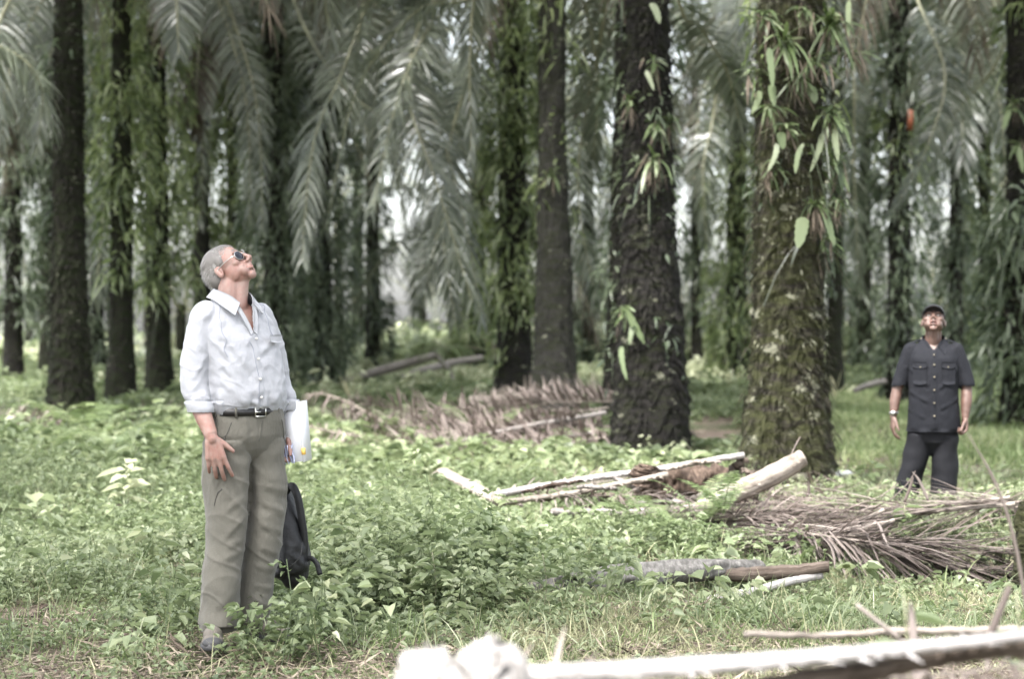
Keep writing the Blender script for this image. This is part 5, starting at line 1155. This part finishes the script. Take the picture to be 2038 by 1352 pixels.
    B.limb([(.240, .0, 1.10), (.236, .024, 1.050)], [.058, .055])
    B.limb([(-.11, -.06, 1.455), (-.168, -.052, 1.32), (-.196, -.04, 1.17), (-.210, .0, 1.08)], [.068, .062, .056, .052])
    B.limb([(-.210, -.005, 1.095), (-.218, .012, 1.050)], [.054, .051])
    def shirt_d(v, n):
        d = .0036*vn3(v*[1, 1, .6], 26, 11)+.0016*vn3(v*[1, 1, 1.5], 60, 12)+.004*np.clip(1-np.abs(vn3(v@np.array([[1, 0, .5], [0, 1, .3], [-.6, 0, 1]]), 13, 91))*2.2, 0, 1)**2+.003*np.clip(1-np.abs(vn3(v@np.array([[1, 0, -.5], [0, 1, .3], [.6, 0, 1]]), 22, 92))*2.2, 0, 1)**2
        F = [((.17, .07, 1.40), (.05, .13, 1.22), .016, .007), ((.18, .06, 1.34), (.02, .14, 1.12), .014, .007), ((.17, .08, 1.26), (.04, .14, 1.08), .012, .006), ((.16, .08, 1.17), (.06, .15, 1.06), .012, .006),
             ((-.14, .07, 1.38), (-.02, .12, 1.30), .014, .005), ((-.16, .06, 1.30), (-.05, .14, 1.10), .013, .006), ((-.14, .09, 1.18), (-.04, .15, 1.06), .012, .006),
             ((.10, .12, 1.13), (.02, .16, 1.055), .010, .006), ((.24, .02, 1.38), (.30, .02, 1.24), .014, -.006), ((.21, .03, 1.28), (.29, .04, 1.17), .012, .006), ((.22, .06, 1.20), (.31, .03, 1.13), .011, .007), ((.22, .06, 1.15), (.31, .04, 1.10), .009, -.006), ((.20, .0, 1.46), (.235, .03, 1.36), .012, .005),
             ((.02, .09, 1.46), (-.06, .10, 1.36), .014, .005), ((.12, .05, 1.47), (.17, .07, 1.36), .014, .005)]
        for a, b, w, am in F: d = d+am*.95*seg(v, a, b, w*1.1)-am*.6*seg(v, np.array(a)+[0, 0, -.028], np.array(b)+[0, 0, -.028], w)
        z = v[:, 2]; bl = np.exp(-((z-1.075)/.03)**2)*(np.abs(v[:, 0]) < .2)
        th = np.arctan2(v[:, 1], v[:, 0]); d = d+bl*.006*np.sin(th*15+2*np.sin(th*4))
        # roll-up cuffs
        for cx in ((.236, .024), (-.218, .012)):
            q = (np.hypot(v[:, 0]-cx[0], v[:, 1]-cx[1]) < .1); d = d+q*(.007*(z < 1.082)*(z > 1.0)-.005*np.exp(-((z-1.085)/.004)**2))
        pl = np.exp(-((v[:, 0]-.018*(z-1.0)/.5)/.016)**8)*(v[:, 1] > .03)
        return d+.0025*pl
    nc = np.array([.035, -.05])
    def cut(v):
        z = v[:, 2]; wv = np.interp(z, [1.395, 1.46, 1.52, 1.56], [0, .026, .058, .075])
        V = (v[:, 1] > .0) & (np.abs(v[:, 0]-.012-.02*(z-1.4)/.15) < wv) & (z > 1.395)
        low = (z < 1.034) & ((np.abs(v[:, 0]) > .185))
        return V | (z > 1.548) | ((z < 1.02) & (np.abs(v[:, 0]) < .19)) | low
    sh = part('shirt', B.fuse(.005, 2, cut=cut, disp=shirt_d), M['shirt_white'], o)
    c = MB()
    # collar: right and left flaps, stand and the open front edges
    strip(c, [(.04, -.135, 1.585), (.100, -.100, 1.583), (.108, -.030, 1.572), (.085, .030, 1.548), (.060, .062, 1.518)], [(.04, -.165, 1.545), (.125, -.125, 1.545), (.140, -.040, 1.532), (.128, .030, 1.500), (.098, .085, 1.462)], .005)
    strip(c, [(.04, -.135, 1.585), (-.022, -.100, 1.583), (-.036, -.030, 1.570), (-.022, .030, 1.545), (-.008, .060, 1.515)], [(.04, -.165, 1.545), (-.050, -.125, 1.545), (-.072, -.040, 1.530), (-.066, .030, 1.500), (-.045, .080, 1.470)], .005)
    c.build('collar', M['shirt_white'], sh)
    c = MB(); strip(c, [(.066, .052, 1.515), (.046, .074, 1.47), (.024, .088, 1.42), (.016, .100, 1.385)], [(.085, .052, 1.505), (.064, .074, 1.462), (.042, .092, 1.41), (.030, .103, 1.375)], .005)
    strip(c, [(-.002, .060, 1.512), (-.002, .076, 1.47), (.004, .088, 1.43), (.012, .098, 1.39)], [(-.020, .058, 1.505), (-.020, .076, 1.46), (-.012, .090, 1.42), (-.004, .100, 1.38)], .005)
    c.build('placket', M['shirt_white'], sh)
    for k, z in enumerate((1.36, 1.27, 1.18, 1.10)):
        b = MB(); y = np.interp(z, [1.08, 1.2, 1.36], [.163, .148, .116]); tube(b, [(.008, y-.004, z), (.008, y+.004, z)], .0055, sides=8); b.build('button', M['eye'], sh)
    c = MB(); strip(c, [(-.06, .118, 1.375), (-.10, .108, 1.376), (-.14, .088, 1.376)], [(-.06, .122, 1.345), (-.10, .112, 1.340), (-.14, .092, 1.345)], .003); c.build('pocket_flap', M['shirt_white'], sh)
    # ---- trousers
    B = Body()
    B.loft([(.80, .0, .0, .05, .05), (.87, .0, .0, .170, .115), (.93, .0, .0, .190, .132), (.99, .0, .0, .178, .132), (1.045, .0, .0, .163, .125)], k=50)
    B.limb([(.095, .0, .90), (.098, .005, .72), (.098, .015, .52), (.118, .0, .28), (.130, -.005, .085)], [.103, .102, .088, .080, .082], [.118, .108, .094, .094, .105], n=60, k=28)
    B.limb([(-.085, .0, .90), (-.092, .01, .72), (-.09, .02, .52), (-.070, -.02, .28), (-.055, -.045, .085)], [.098, .096, .086, .078, .078], [.118, .108, .092, .086, .088], n=60, k=28)
    def tr_d(v, n):
        d = .0030*vn3(v*[1, 1, .45], 20, 21)+.0012*vn3(v, 60, 22)+.0048*np.clip(1-np.abs(vn3(v@np.array([[1, 0, .9], [0, 1, .3], [-.5, 0, 1.1]]), 9, 93))*2.4, 0, 1)**2+.004*np.clip(1-np.abs(vn3(v@np.array([[1.4, 0, -1.1], [0, 1, .3], [.5, 0, 1.2]]), 15, 94))*2.2, 0, 1)**2
        F = [((.03, .12, .88), (.16, .11, .80), .014, -.004), ((.06, .13, .66), (.20, .09, .60), .012, .008), ((.04, .12, .60), (.18, .10, .53), .013, .009), ((.02, .11, .50), (.17, .12, .46), .012, .008), ((.06, .11, .42), (.2, .09, .36), .012, .006),
             ((-.02, .12, .72), (-.16, .09, .66), .012, .008), ((-.01, .10, .62), (-.15, .12, .57), .012, .009), ((-.02, .10, .53), (-.17, .1, .50), .012, .009), ((-.03, .08, .44), (-.15, .09, .38), .012, .009), ((-.02, .06, .34), (-.14, .07, .30), .010, .009), ((-.02, .05, .26), (-.14, .06, .22), .010, .008), ((-.01, .05, .19), (-.13, .05, .15), .010, .008),
             ((.05, .08, .26), (.2, .08, .14), .014, .006), ((.02, .13, .98), (.10, .13, .90), .010, -.005), ((.10, .125, 1.0), (.17, .10, .90), .006, -.006), ((-.08, .125, 1.0), (-.15, .10, .92), .006, -.005), ((.0, .135, 1.03), (.0, .13, .87), .005, -.003),
             ((.02, .10, .86), (.07, .12, .74), .016, .008), ((-.02, .10, .86), (-.07, .12, .76), .014, .007), ((.17, .08, .72), (.19, .07, .68), .006, -.008)]
        for k_, (a, b, w, am) in enumerate(F):
            j_ = np.random.default_rng(k_).normal(0, 1, 4)*.012; a = np.array(a)+[j_[0], 0, j_[1]]; b = np.array(b)+[j_[2], 0, j_[3]*2.2]
            d = d+am*.55*seg(v, a, b, w*1.25)-abs(am)*.30*seg(v, a+[0, 0, -.028], b+[0, 0, -.035], w*1.2)
        return d+.003*vn3(v*[1.4, 1.4, 3.0]+v[:, [2, 0, 1]]*[.8, 0, 0], 13, 24)-.03*np.exp(-((v[:, 0]-.008)/.018)**2)*np.clip((.84-v[:, 2])*6, 0, 1)*np.clip((v[:, 2]-.4)*4, 0, 1)
    tr = part('trousers', B.fuse(.0052, 3, cut=lambda v: (v[:, 2] < .055) | (v[:, 2] > 1.052), disp=tr_d), M['trouser_grey'], o)
    a = np.linspace(0, 2*np.pi, 60); pw = lambda c, e: np.sign(c)*np.abs(c)**e
    ring = lambda w, dp, z: np.stack([w*pw(np.cos(a), .87), dp*pw(np.sin(a), .87), z+0*a], 1)
    b = MB(); tube(b, ring(.170, .131, 1.034), .0035, .0185, 8, caps=False, prof=[(1, .9), (1, -.9), (-1, -.9), (-1, .9)]); belt = b.build('belt', M['black'], o)
    b = MB(); bx = [(-.024, 0), (.024, 0)]
    for p_, q_ in (((-.026, .138, 1.054), (.026, .138, 1.054)), ((-.026, .138, 1.014), (.026, .138, 1.014)), ((-.026, .138, 1.012), (-.026, .138, 1.056)), ((.026, .138, 1.012), (.026, .138, 1.056)), ((-.0, .139, 1.034), (.026, .139, 1.034))): tube(b, [p_, q_], .0032, sides=6)
    b.build('buckle', M['metal'], belt)
    for th in (.95, 2.15, .25, 3.0):
        x, y = .172*pw(math.cos(th), .87), .133*pw(math.sin(th), .87); b = MB(); tube(b, [(x*1.01, y*1.02, 1.008), (x*1.045, y*1.05, 1.034), (x*1.01, y*1.02, 1.060)], .006, .002, 6); b.build('belt_loop', M['trouser_grey'], tr)
    SM = M['trouser_seam'] = plain('trouser seam shade', (.06, .058, .05), .9)
    seam(tr, [(.15, .14, 1.0), (.165, .11, .93), (.19, .06, .87)], SM, .0022, 'pocket_edge'); seam(tr, [(-.13, .14, 1.0), (-.15, .11, .93), (-.185, .05, .88)], SM, .0022, 'pocket_edge')
    seam(tr, [(.0, .2, 1.01), (.005, .2, .95), (.008, .2, .88)], SM, .0020, 'fly_seam'); seam(tr, [(.19, .10, .70), (.205, .08, .66), (.215, .06, .62)], M['black'], .0018, 'zip')
    if False: seam(tr, [(.30, .0, .98), (.30, .0, .75), (.30, .02, .5), (.3, .0, .25), (.3, .0, .1)], SM, .0016, 'side_seam')
    SS = plain('shirt seam shade', (.22, .23, .27), .9)
    seam(sh, [(.125, -.02, 1.56), (.17, .08, 1.45), (.172, .12, 1.36), (.165, .12, 1.28)], SS, .0016, 'armhole_seam'); seam(sh, [(.03, .2, 1.36), (.022, .25, 1.25), (.02, .25, 1.12), (.018, .25, 1.06)], SS, .0014, 'placket_edge')
    seam(sh, [(-.10, .0, 1.56), (-.125, .1, 1.44), (-.13, .14, 1.34)], SS, .0016, 'armhole_seam')
    shoe(o, (.135, -.045, .0), R(0)-R(38)+R(8)); shoe(o, (-.08, -.09, .0), R(12))
man1()
# ================= the man in dark clothes
A2 = R(-10)
def man2():
    o = person('person', 'man in black cap and dark short sleeved shirt looking up with open mouth', 1858, 14.7, A2, -.05)
    z0 = 0
    Hc = np.array([.0, -.03, 1.555]); Rm = rotm(R(-2), R(31)); s = 1.0
    B = Body(); head(B, Hc, Rm, open_mouth=True, s=s, wide=1.08, thick_lip=1.3)
    B.limb([(.0, -.035, 1.38), (.0, -.035, 1.46), Hc+Rm@np.array([0, -.01, -.04])], [.066, .060, .058])
    B.limb([(0, .01, 1.40), hpt(Hc, Rm, (0, .03, -.06))], [.036, .036])
    B.loft([(.80, 0, 0, .15, .11), (1.0, 0, 0, .155, .12), (1.2, .0, -.0, .165, .118), (1.32, .0, -.02, .175, .105), (1.375, .0, -.03, .13, .08), (1.41, 0, -.035, .06, .055)])
    B.limb([(.17, -.02, 1.335), (.225, -.02, 1.20), (.262, -.01, 1.065)], [.050, .045, .040])
    B.limb([(.262, -.01, 1.065), (.280, .01, .97), (.292, .035, .865)], [.040, .040, .026])
    B.limb([(-.17, -.02, 1.335), (-.215, -.02, 1.20), (-.240, -.01, 1.065)], [.050, .045, .040])
    B.limb([(-.240, -.01, 1.065), (-.235, .02, .97), (-.225, .05, .86)], [.041, .042, .028])
    hand(B, (.293, .038, .858), (.05, .10, -1), (-.95, -.25, 0), 1, curl=(.35, .42, .48, .5), spread=(.10, .02, -.05, -.12), thumb=(.5, .25), size=.98)
    hand(B, (-.224, .052, .852), (.06, .10, -1), (.85, .45, 0), -1, curl=(1.15, 1.2, 1.2, 1.2), spread=(.04, .01, -.02, -.05), thumb=(.45, .75), size=1.0, thumb_curl=.5)
    for hip, kn, an in (((.10, 0, .72), (.16, .02, .42), (.235, -.0, .10)), ((-.09, 0, .72), (-.075, .02, .42), (-.06, -.0, .10))): B.limb([hip, kn, an], [.085, .055, .04])
    h = lambda p: hpt(Hc, Rm, np.array(p)*[1.08, 1, 1])
    def sd_(v, n):
        d = 0
        for sg in (-1, 1):
            d = d-.0035*seg(v, h((.022*sg, .106, -.024)), h((.040*sg, .086, -.058)), .006)-.0045*seg(v, h((.018*sg, .098, .014)), h((.045*sg, .080, .014)), .009)
            d = d-.005*seg(v, h((.082*sg, -.004, .006)), h((.082*sg, .0, -.010)), .007)
        d = d-.012*seg(v, h((-.015, .096, -.060)), h((.015, .096, -.060)), .0062)
        return d+.0008*vn3(v, 80, 3)
    part('body', B.fuse(.0040, 6, disp=sd_), M['skin_brown'], o)
    B = Body(); B.ell(h((0, .0905, -.0605)), (.018, .006, .0075), Rm); part('mouth', B.fuse(.0016, 1), M['mouth'], o)
    m = MB()
    for sg in (-1, 1):
        tube(m, crom([h((.003*sg, .1055, -.0505)), h((.014*sg, .102, -.051)), h((.026*sg, .089, -.058))], 8), .0035, .0042, 6)
        tube(m, crom([h((.003*sg, .1035, -.0745)), h((.013*sg, .100, -.0735)), h((.025*sg, .088, -.063))], 8), .0035, .0042, 6)
    m.build('lips', M['lip'] if False else plain('brown lip', (.17, .085, .07), .45), o)
    for sg in (-1, 1):
        B = Body(); B.ell(h((.031*sg, .0840, .010)), (.010, .009, .0035), Rm); e = part('eye', B.fuse(.0016, 1), M['eye'], o)
        B = Body(); B.ell(h((.031*sg, .0935, .013)), (.0052, .003, .0052), Rm); part('iris', B.fuse(.001, 1), M['iris'], e)
    eb = MB(); rg = np.random.default_rng(2)
    for sg in (-1, 1):
        x = rg.random(80); p = np.stack([sg*(.012+.036*x)*1.08, .1005-.012*x**2, .034+.004*np.sin(x*3)+rg.normal(0, .0012, 80)], 1)
        d = np.tile((Rm@np.array([sg*1.0, .1, .2])), (80, 1))+rg.normal(0, .2, (80, 3)); ribbons(eb, p@Rm.T+Hc, d, np.cross(d, Rm@np.array([0, 1, 0])), .010, .002, 0, 2)
    eb.build('eyebrows', M['hair_black'], o)
    # short hair under the cap
    B = Body(); B.ell(h((0, -.030, .020)), (.083, .085, .070), Rm)
    hr = part('hair', B.fuse(.004, 2, cut=lambda v: (((v-Hc)@Rm)[:, 1] > -.015) | (((v-Hc)@Rm)[:, 2] < -.045)), M['hair_black'], o)
    # cap
    B = Body(); B.ell(h((0, -.012, .060)), (.086, .108, .085), Rm)
    cp = part('cap', B.fuse(.004, 2, cut=lambda v: ((v-Hc)@Rm)[:, 2] < .044-.0*v[:, 0]), M['nylon'], o)
    m = MB(); n = 16; a = np.linspace(-1.15, 1.15, n)
    inner = np.stack([.087*np.sin(a), -.012+.107*np.cos(a), .050+0*a], 1); outer = np.stack([.083*np.sin(a)*.98, .045+.120*np.cos(a*.95)+.0*a, .046-.020*np.sin(a)**2+.0*a], 1)
    strip(m, inner@Rm.T+Hc, outer@Rm.T+Hc, .004); m.build('visor', M['nylon'], cp)
    # shirt
    B = Body()
    B.loft([(.735, 0, .01, .196, .142), (.82, .0, .012, .190, .146), (1.0, .0, .01, .180, .146), (1.18, .0, .0, .180, .142), (1.29, .0, -.012, .184, .130), (1.345, .0, -.025, .176, .112), (1.385, .0, -.034, .140, .090), (1.415, 0, -.036, .090, .078), (1.445, 0, -.038, .075, .070)], k=60, n=80)
    B.limb([(.158, -.02, 1.345), (.212, -.02, 1.21), (.250, -.008, 1.09)], [.064, .062, .061])
    B.limb([(-.158, -.02, 1.345), (-.208, -.02, 1.21), (-.240, -.008, 1.10)], [.064, .062, .062])
    def d2(v, n):
        d = .004*vn3(v*[1, 1, .5], 20, 31)+.0012*vn3(v, 60, 32); z = v[:, 2]
        F = [((.18, .06, 1.22), (.05, .15, 1.10), .014, .006), ((-.18, .06, 1.22), (-.05, .15, 1.08), .014, .006), ((.17, .08, 1.05), (.06, .15, .98), .014, .006), ((-.17, .08, 1.0), (-.06, .15, .93), .014, .006), ((.18, .06, .92), (.08, .14, .86), .014, .005), ((.18, .04, 1.36), (.20, .05, 1.24), .012, -.006), ((-.18, .04, 1.36), (-.20, .05, 1.24), .012, -.006)]
        for a_, b_, w, am in F: d = d+am*seg(v, a_, b_, w)-am*.5*seg(v, np.array(a_)+[0, 0, -.03], np.array(b_)+[0, 0, -.03], w)
        pl = np.exp(-((v[:, 0]+.0)/.018)**8)*(v[:, 1] > .03); return d+.003*pl+.008*np.exp(-((z-.75)/.02)**2)*np.sin(np.arctan2(v[:, 1], v[:, 0])*7)
    def c2(v):
        z = v[:, 2]; V = (v[:, 1] > .0) & (np.abs(v[:, 0]) < np.interp(z, [1.355, 1.41, 1.45], [0, .040, .07])) & (z > 1.355)
        arm = (np.abs(v[:, 0]) > .18) & (z < 1.085-.1*(np.abs(v[:, 0])-.25)) & (z > .9)&(np.abs(v[:, 0]) > .203)
        return V | (z > 1.43) | (z < .748) | arm
    sh = part('shirt', B.fuse(.0055, 2, cut=c2, disp=d2), M['shirt_navy'], o)
    for sg in (-1, 1):
        c = MB(); strip(c, [(0, -.112, 1.462), (.064*sg, -.085, 1.46), (.078*sg, -.025, 1.448), (.060*sg, .030, 1.415), (.030*sg, .066, 1.372)], [(0, -.135, 1.425), (.092*sg, -.10, 1.42), (.112*sg, -.02, 1.398), (.100*sg, .045, 1.362), (.080*sg, .092, 1.318)], .006); c.build('collar', M['shirt_navy'], sh)
        c = MB(); strip(c, [(.075*sg, -.055, 1.432), (.13*sg, -.045, 1.420), (.19*sg, -.035, 1.395)], [(.078*sg, -.010, 1.428), (.13*sg, -.003, 1.412), (.19*sg, .0, 1.388)], .006); ep = c.build('epaulette', M['shirt_navy'], sh)
        b = MB(); tube(b, [(.088*sg, -.022, 1.430), (.089*sg, -.022, 1.440)], .006, sides=8); b.build('button', M['gold'], ep)
        c = MB(); strip(c, [(.052*sg, .140, 1.262), (.10*sg, .130, 1.264), (.152*sg, .104, 1.262)], [(.052*sg, .147, 1.228), (.10*sg, .140, 1.214), (.152*sg, .112, 1.228)], .007); pf = c.build('pocket_flap', M['shirt_navy'], sh)
        b = MB(); tube(b, [(.10*sg, .138, 1.228), (.10*sg, .148, 1.228)], .005, sides=8); b.build('button', M['gold'], pf)
        c = MB(); strip(c, [(.054*sg, .142, 1.235), (.10*sg, .134, 1.235), (.150*sg, .108, 1.235)], [(.056*sg, .152, 1.105), (.10*sg, .145, 1.098), (.148*sg, .120, 1.105)], .006); c.build('pocket', M['shirt_navy'], sh)
    for z in (1.318, 1.245, 1.155, 1.06, .965, .87):
        b = MB(); y = np.interp(z, [.8, 1.0, 1.18, 1.24, 1.32], [.166, .164, .151, .140, .112]); tube(b, [(.0, y-.003, z), (.0, y+.009, z)], .0058, sides=10); b.build('button', M['gold'], sh)
    # trousers
    B = Body(); B.loft([(.58, .0, .0, .05, .05), (.67, .0, .0, .16, .115), (.75, .0, .0, .168, .125), (.85, .0, .0, .175, .13)], k=50)
    B.limb([(.098, .0, .72), (.130, .01, .55), (.165, .02, .42), (.205, .01, .24), (.235, -.005, .05)], [.098, .097, .096, .096, .10], [.112, .105, .10, .10, .10], n=60, k=28)
    B.limb([(-.088, .0, .72), (-.078, .01, .55), (-.070, .02, .42), (-.062, .01, .24), (-.06, -.005, .05)], [.098, .097, .096, .096, .10], [.112, .105, .10, .10, .10], n=60, k=28)
    part('trousers', B.fuse(.006, 2, cut=lambda v: v[:, 2] < .02, disp=lambda v, n: .006*vn3(v*[1, 1, .5], 18, 41)+.006*vn3(v*[.5, .5, 1.4], 30, 42)), M['trouser_navy'], o)
    w = MB(); a = np.linspace(0, 2*np.pi, 30); c_ = np.array([.290, .030, .885]); tube(w, c_+np.stack([.031*np.cos(a), .033*np.sin(a), .004*np.sin(a)], 1), .003, .010, 6, caps=False, prof=[(1, .9), (1, -.9), (-1, -.9), (-1, .9)])
    tube(w, [c_+[.006, .030, 0], c_+[.008, .040, 0]], .016, sides=12); w.build('wristwatch', M['metal'], o)
    shoe(o, (.225, -.06, .0), R(-20)); shoe(o, (-.065, -.06, .0), R(8))
man2()

# ================= what the first man holds
def to_world(o, p):
    a = o.rotation_euler[2]; c, s = math.cos(a), math.sin(a); p = np.atleast_2d(p)
    return np.stack([p[:, 0]*c-p[:, 1]*s+o.location[0], p[:, 0]*s+p[:, 1]*c+o.location[1], p[:, 2]+o.location[2]], 1)
def quadbox(mb, c8, r=.5):
    c8 = np.array(c8, float); mb.add(c8, [[0, 1, 3, 2], [4, 6, 7, 5], [0, 4, 5, 1], [2, 3, 7, 6], [0, 2, 6, 4], [1, 5, 7, 3]], r)
def slab(u0, u1, v0, v1, w0, w1, O, U, V, W):
    return [O+U*a+V*b+W*c for c in (w0, w1) for b in (v0, v1) for a in (u0, u1)]
def binder():
    """upright ring binder held against the far hip, spine towards the viewer"""
    top = pt(576, 800, 9.02); bot = pt(586, 917, 9.02); V = nrm(bot-top); H = .275
    W = nrm(np.array([.06, 1.0, 0])); U = nrm(np.cross(V, W)); 
    if U[0] < 0: U = -U                        # U: thickness direction, to the right in the picture
    o = thing('ring_binder', 'white ring binder held under his left arm against the hip', 'binder', top); O = top-np.array(o.location)
    wm = plain('white board', (.74, .74, .77), .45); pm = plain('paper', (.70, .69, .66), .8)
    m = MB(); quadbox(m, slab(-.036, -.032, 0, H, 0, .23, O, U, V, W)); m.build('cover', wm, o)
    m = MB(); quadbox(m, slab(.038, .042, 0.004, H+.004, 0, .23, O, U, V, W)); m.build('cover', wm, o)
    m = MB(); quadbox(m, slab(-.0315, .0375, 0, H, 0, .004, O, U, V, W)); sp = m.build('spine', wm, o)
    m = MB(); quadbox(m, slab(-.020, .012, .012, H-.004, .012, .222, O, U, V, W)); m.build('pages', pm, o)
    m = MB(); a = np.linspace(0, 2*np.pi, 20); tube(m, O+U*.0+V*.0075-W*.0015+np.outer(np.cos(a), U*.009)+np.outer(np.sin(a), V*.0)+np.outer(np.sin(a), W*.02), .002, sides=6, caps=False); m.build('ring', M['metal'], o)
    m = MB(); quadbox(m, slab(.036, .050, .215, .245, -.004, .03, O, U, V, W)); m.build('tab', plain('yellow tab', (.75, .48, .12), .6), o)
    return top, U, V, W
bt, bU, bV, bW = binder()
def papers():
    top = bt; O = top; m = MB(); o = thing('folded_papers', 'folded pale blue papers pressed to the lower end of the binder', 'paper', top+bV*.2-bW*.01); L = np.array(o.location); rg = np.random.default_rng(3)
    pm = plain('pale blue paper', (.52, .56, .74), .75)
    for k in range(4):
        n = 10; s = np.linspace(0, 1, n); P = O-L+bV*(.195+.085*s)[:, None]+bU*(-.038+.012*k+.004*np.sin(s*6+k))[:, None]-bW*(.006+.010*(k % 2)+.006*np.sin(s*3+k))[:, None]
        tube(m, P, .0015, .010+.003*k, prof=[(1, 1), (-1, 1), (-1, -1), (1, -1)])
    m.build('sheet', pm, o)
papers()
def backpack():
    c = pt(572, 1150, 9.25); o = thing('backpack', 'black backpack hanging by its strap behind the grey trouser leg', 'backpack', c)
    B = Body(); L = np.array(o.location)
    def q(px, py, dd=0): return pt(px, py, 9.25+dd)-L
    B.limb([q(568, 962), q(570, 1000), q(574, 1060), q(580, 1110), q(582, 1138)], [.012, .048, .080, .092, .078], [.02, .08, .12, .13, .11], n=40, k=30)
    B.limb([q(590, 1090, -.05), q(592, 1125, -.06)], [.050, .056], n=10); B.ell(q(560, 1135), (.05, .10, .045))
    def d(v, n): return .006*vn3(v*[1, 1, .35], 45, 7)+.003*vn3(v, 90, 8)
    part('bag', B.fuse(.005, 2, disp=d), M['nylon'], o)
    m = MB(); P = crom([q(566, 985, -.02), q(580, 968, -.05), (q(592, 988, -.07)), q(600, 1030, -.07), q(606, 1075, -.06), q(606, 1118, -.05)], 30); tube(m, P, .016, .016, prof=[(1, .9), (0, 1), (-1, .9), (-1, -.9), (0, -1), (1, -.9)]); m.build('shoulder_strap', M['nylon'], o)
    m = MB(); P = crom([q(568, 965), q(567, 945), q(566, 925), q(565, 905)], 12); tube(m, P, .004, .010, prof=[(1, .9), (0, 1), (-1, .9), (-1, -.9), (0, -1), (1, -.9)]); m.build('haul_loop', M['nylon'], o)
    m = MB(); P = crom([q(604, 1118, -.05), q(618, 1112, -.07), q(630, 1122, -.08), (q(637, 1145, -.08))], 16); tube(m, P, .003, .012, prof=[(1, .9), (0, 1), (-1, .9), (-1, -.9), (0, -1), (1, -.9)]); m.build('loose_strap', M['nylon'], o)
    m = MB(); P = crom([q(548, 1040, -.10), q(552, 1090, -.13), q(572, 1128, -.15), q(596, 1110, -.14), q(602, 1080, -.10)], 24); tube(m, P, .0025, .0025, 6); m.build('zip', M['black'], o)
backpack()
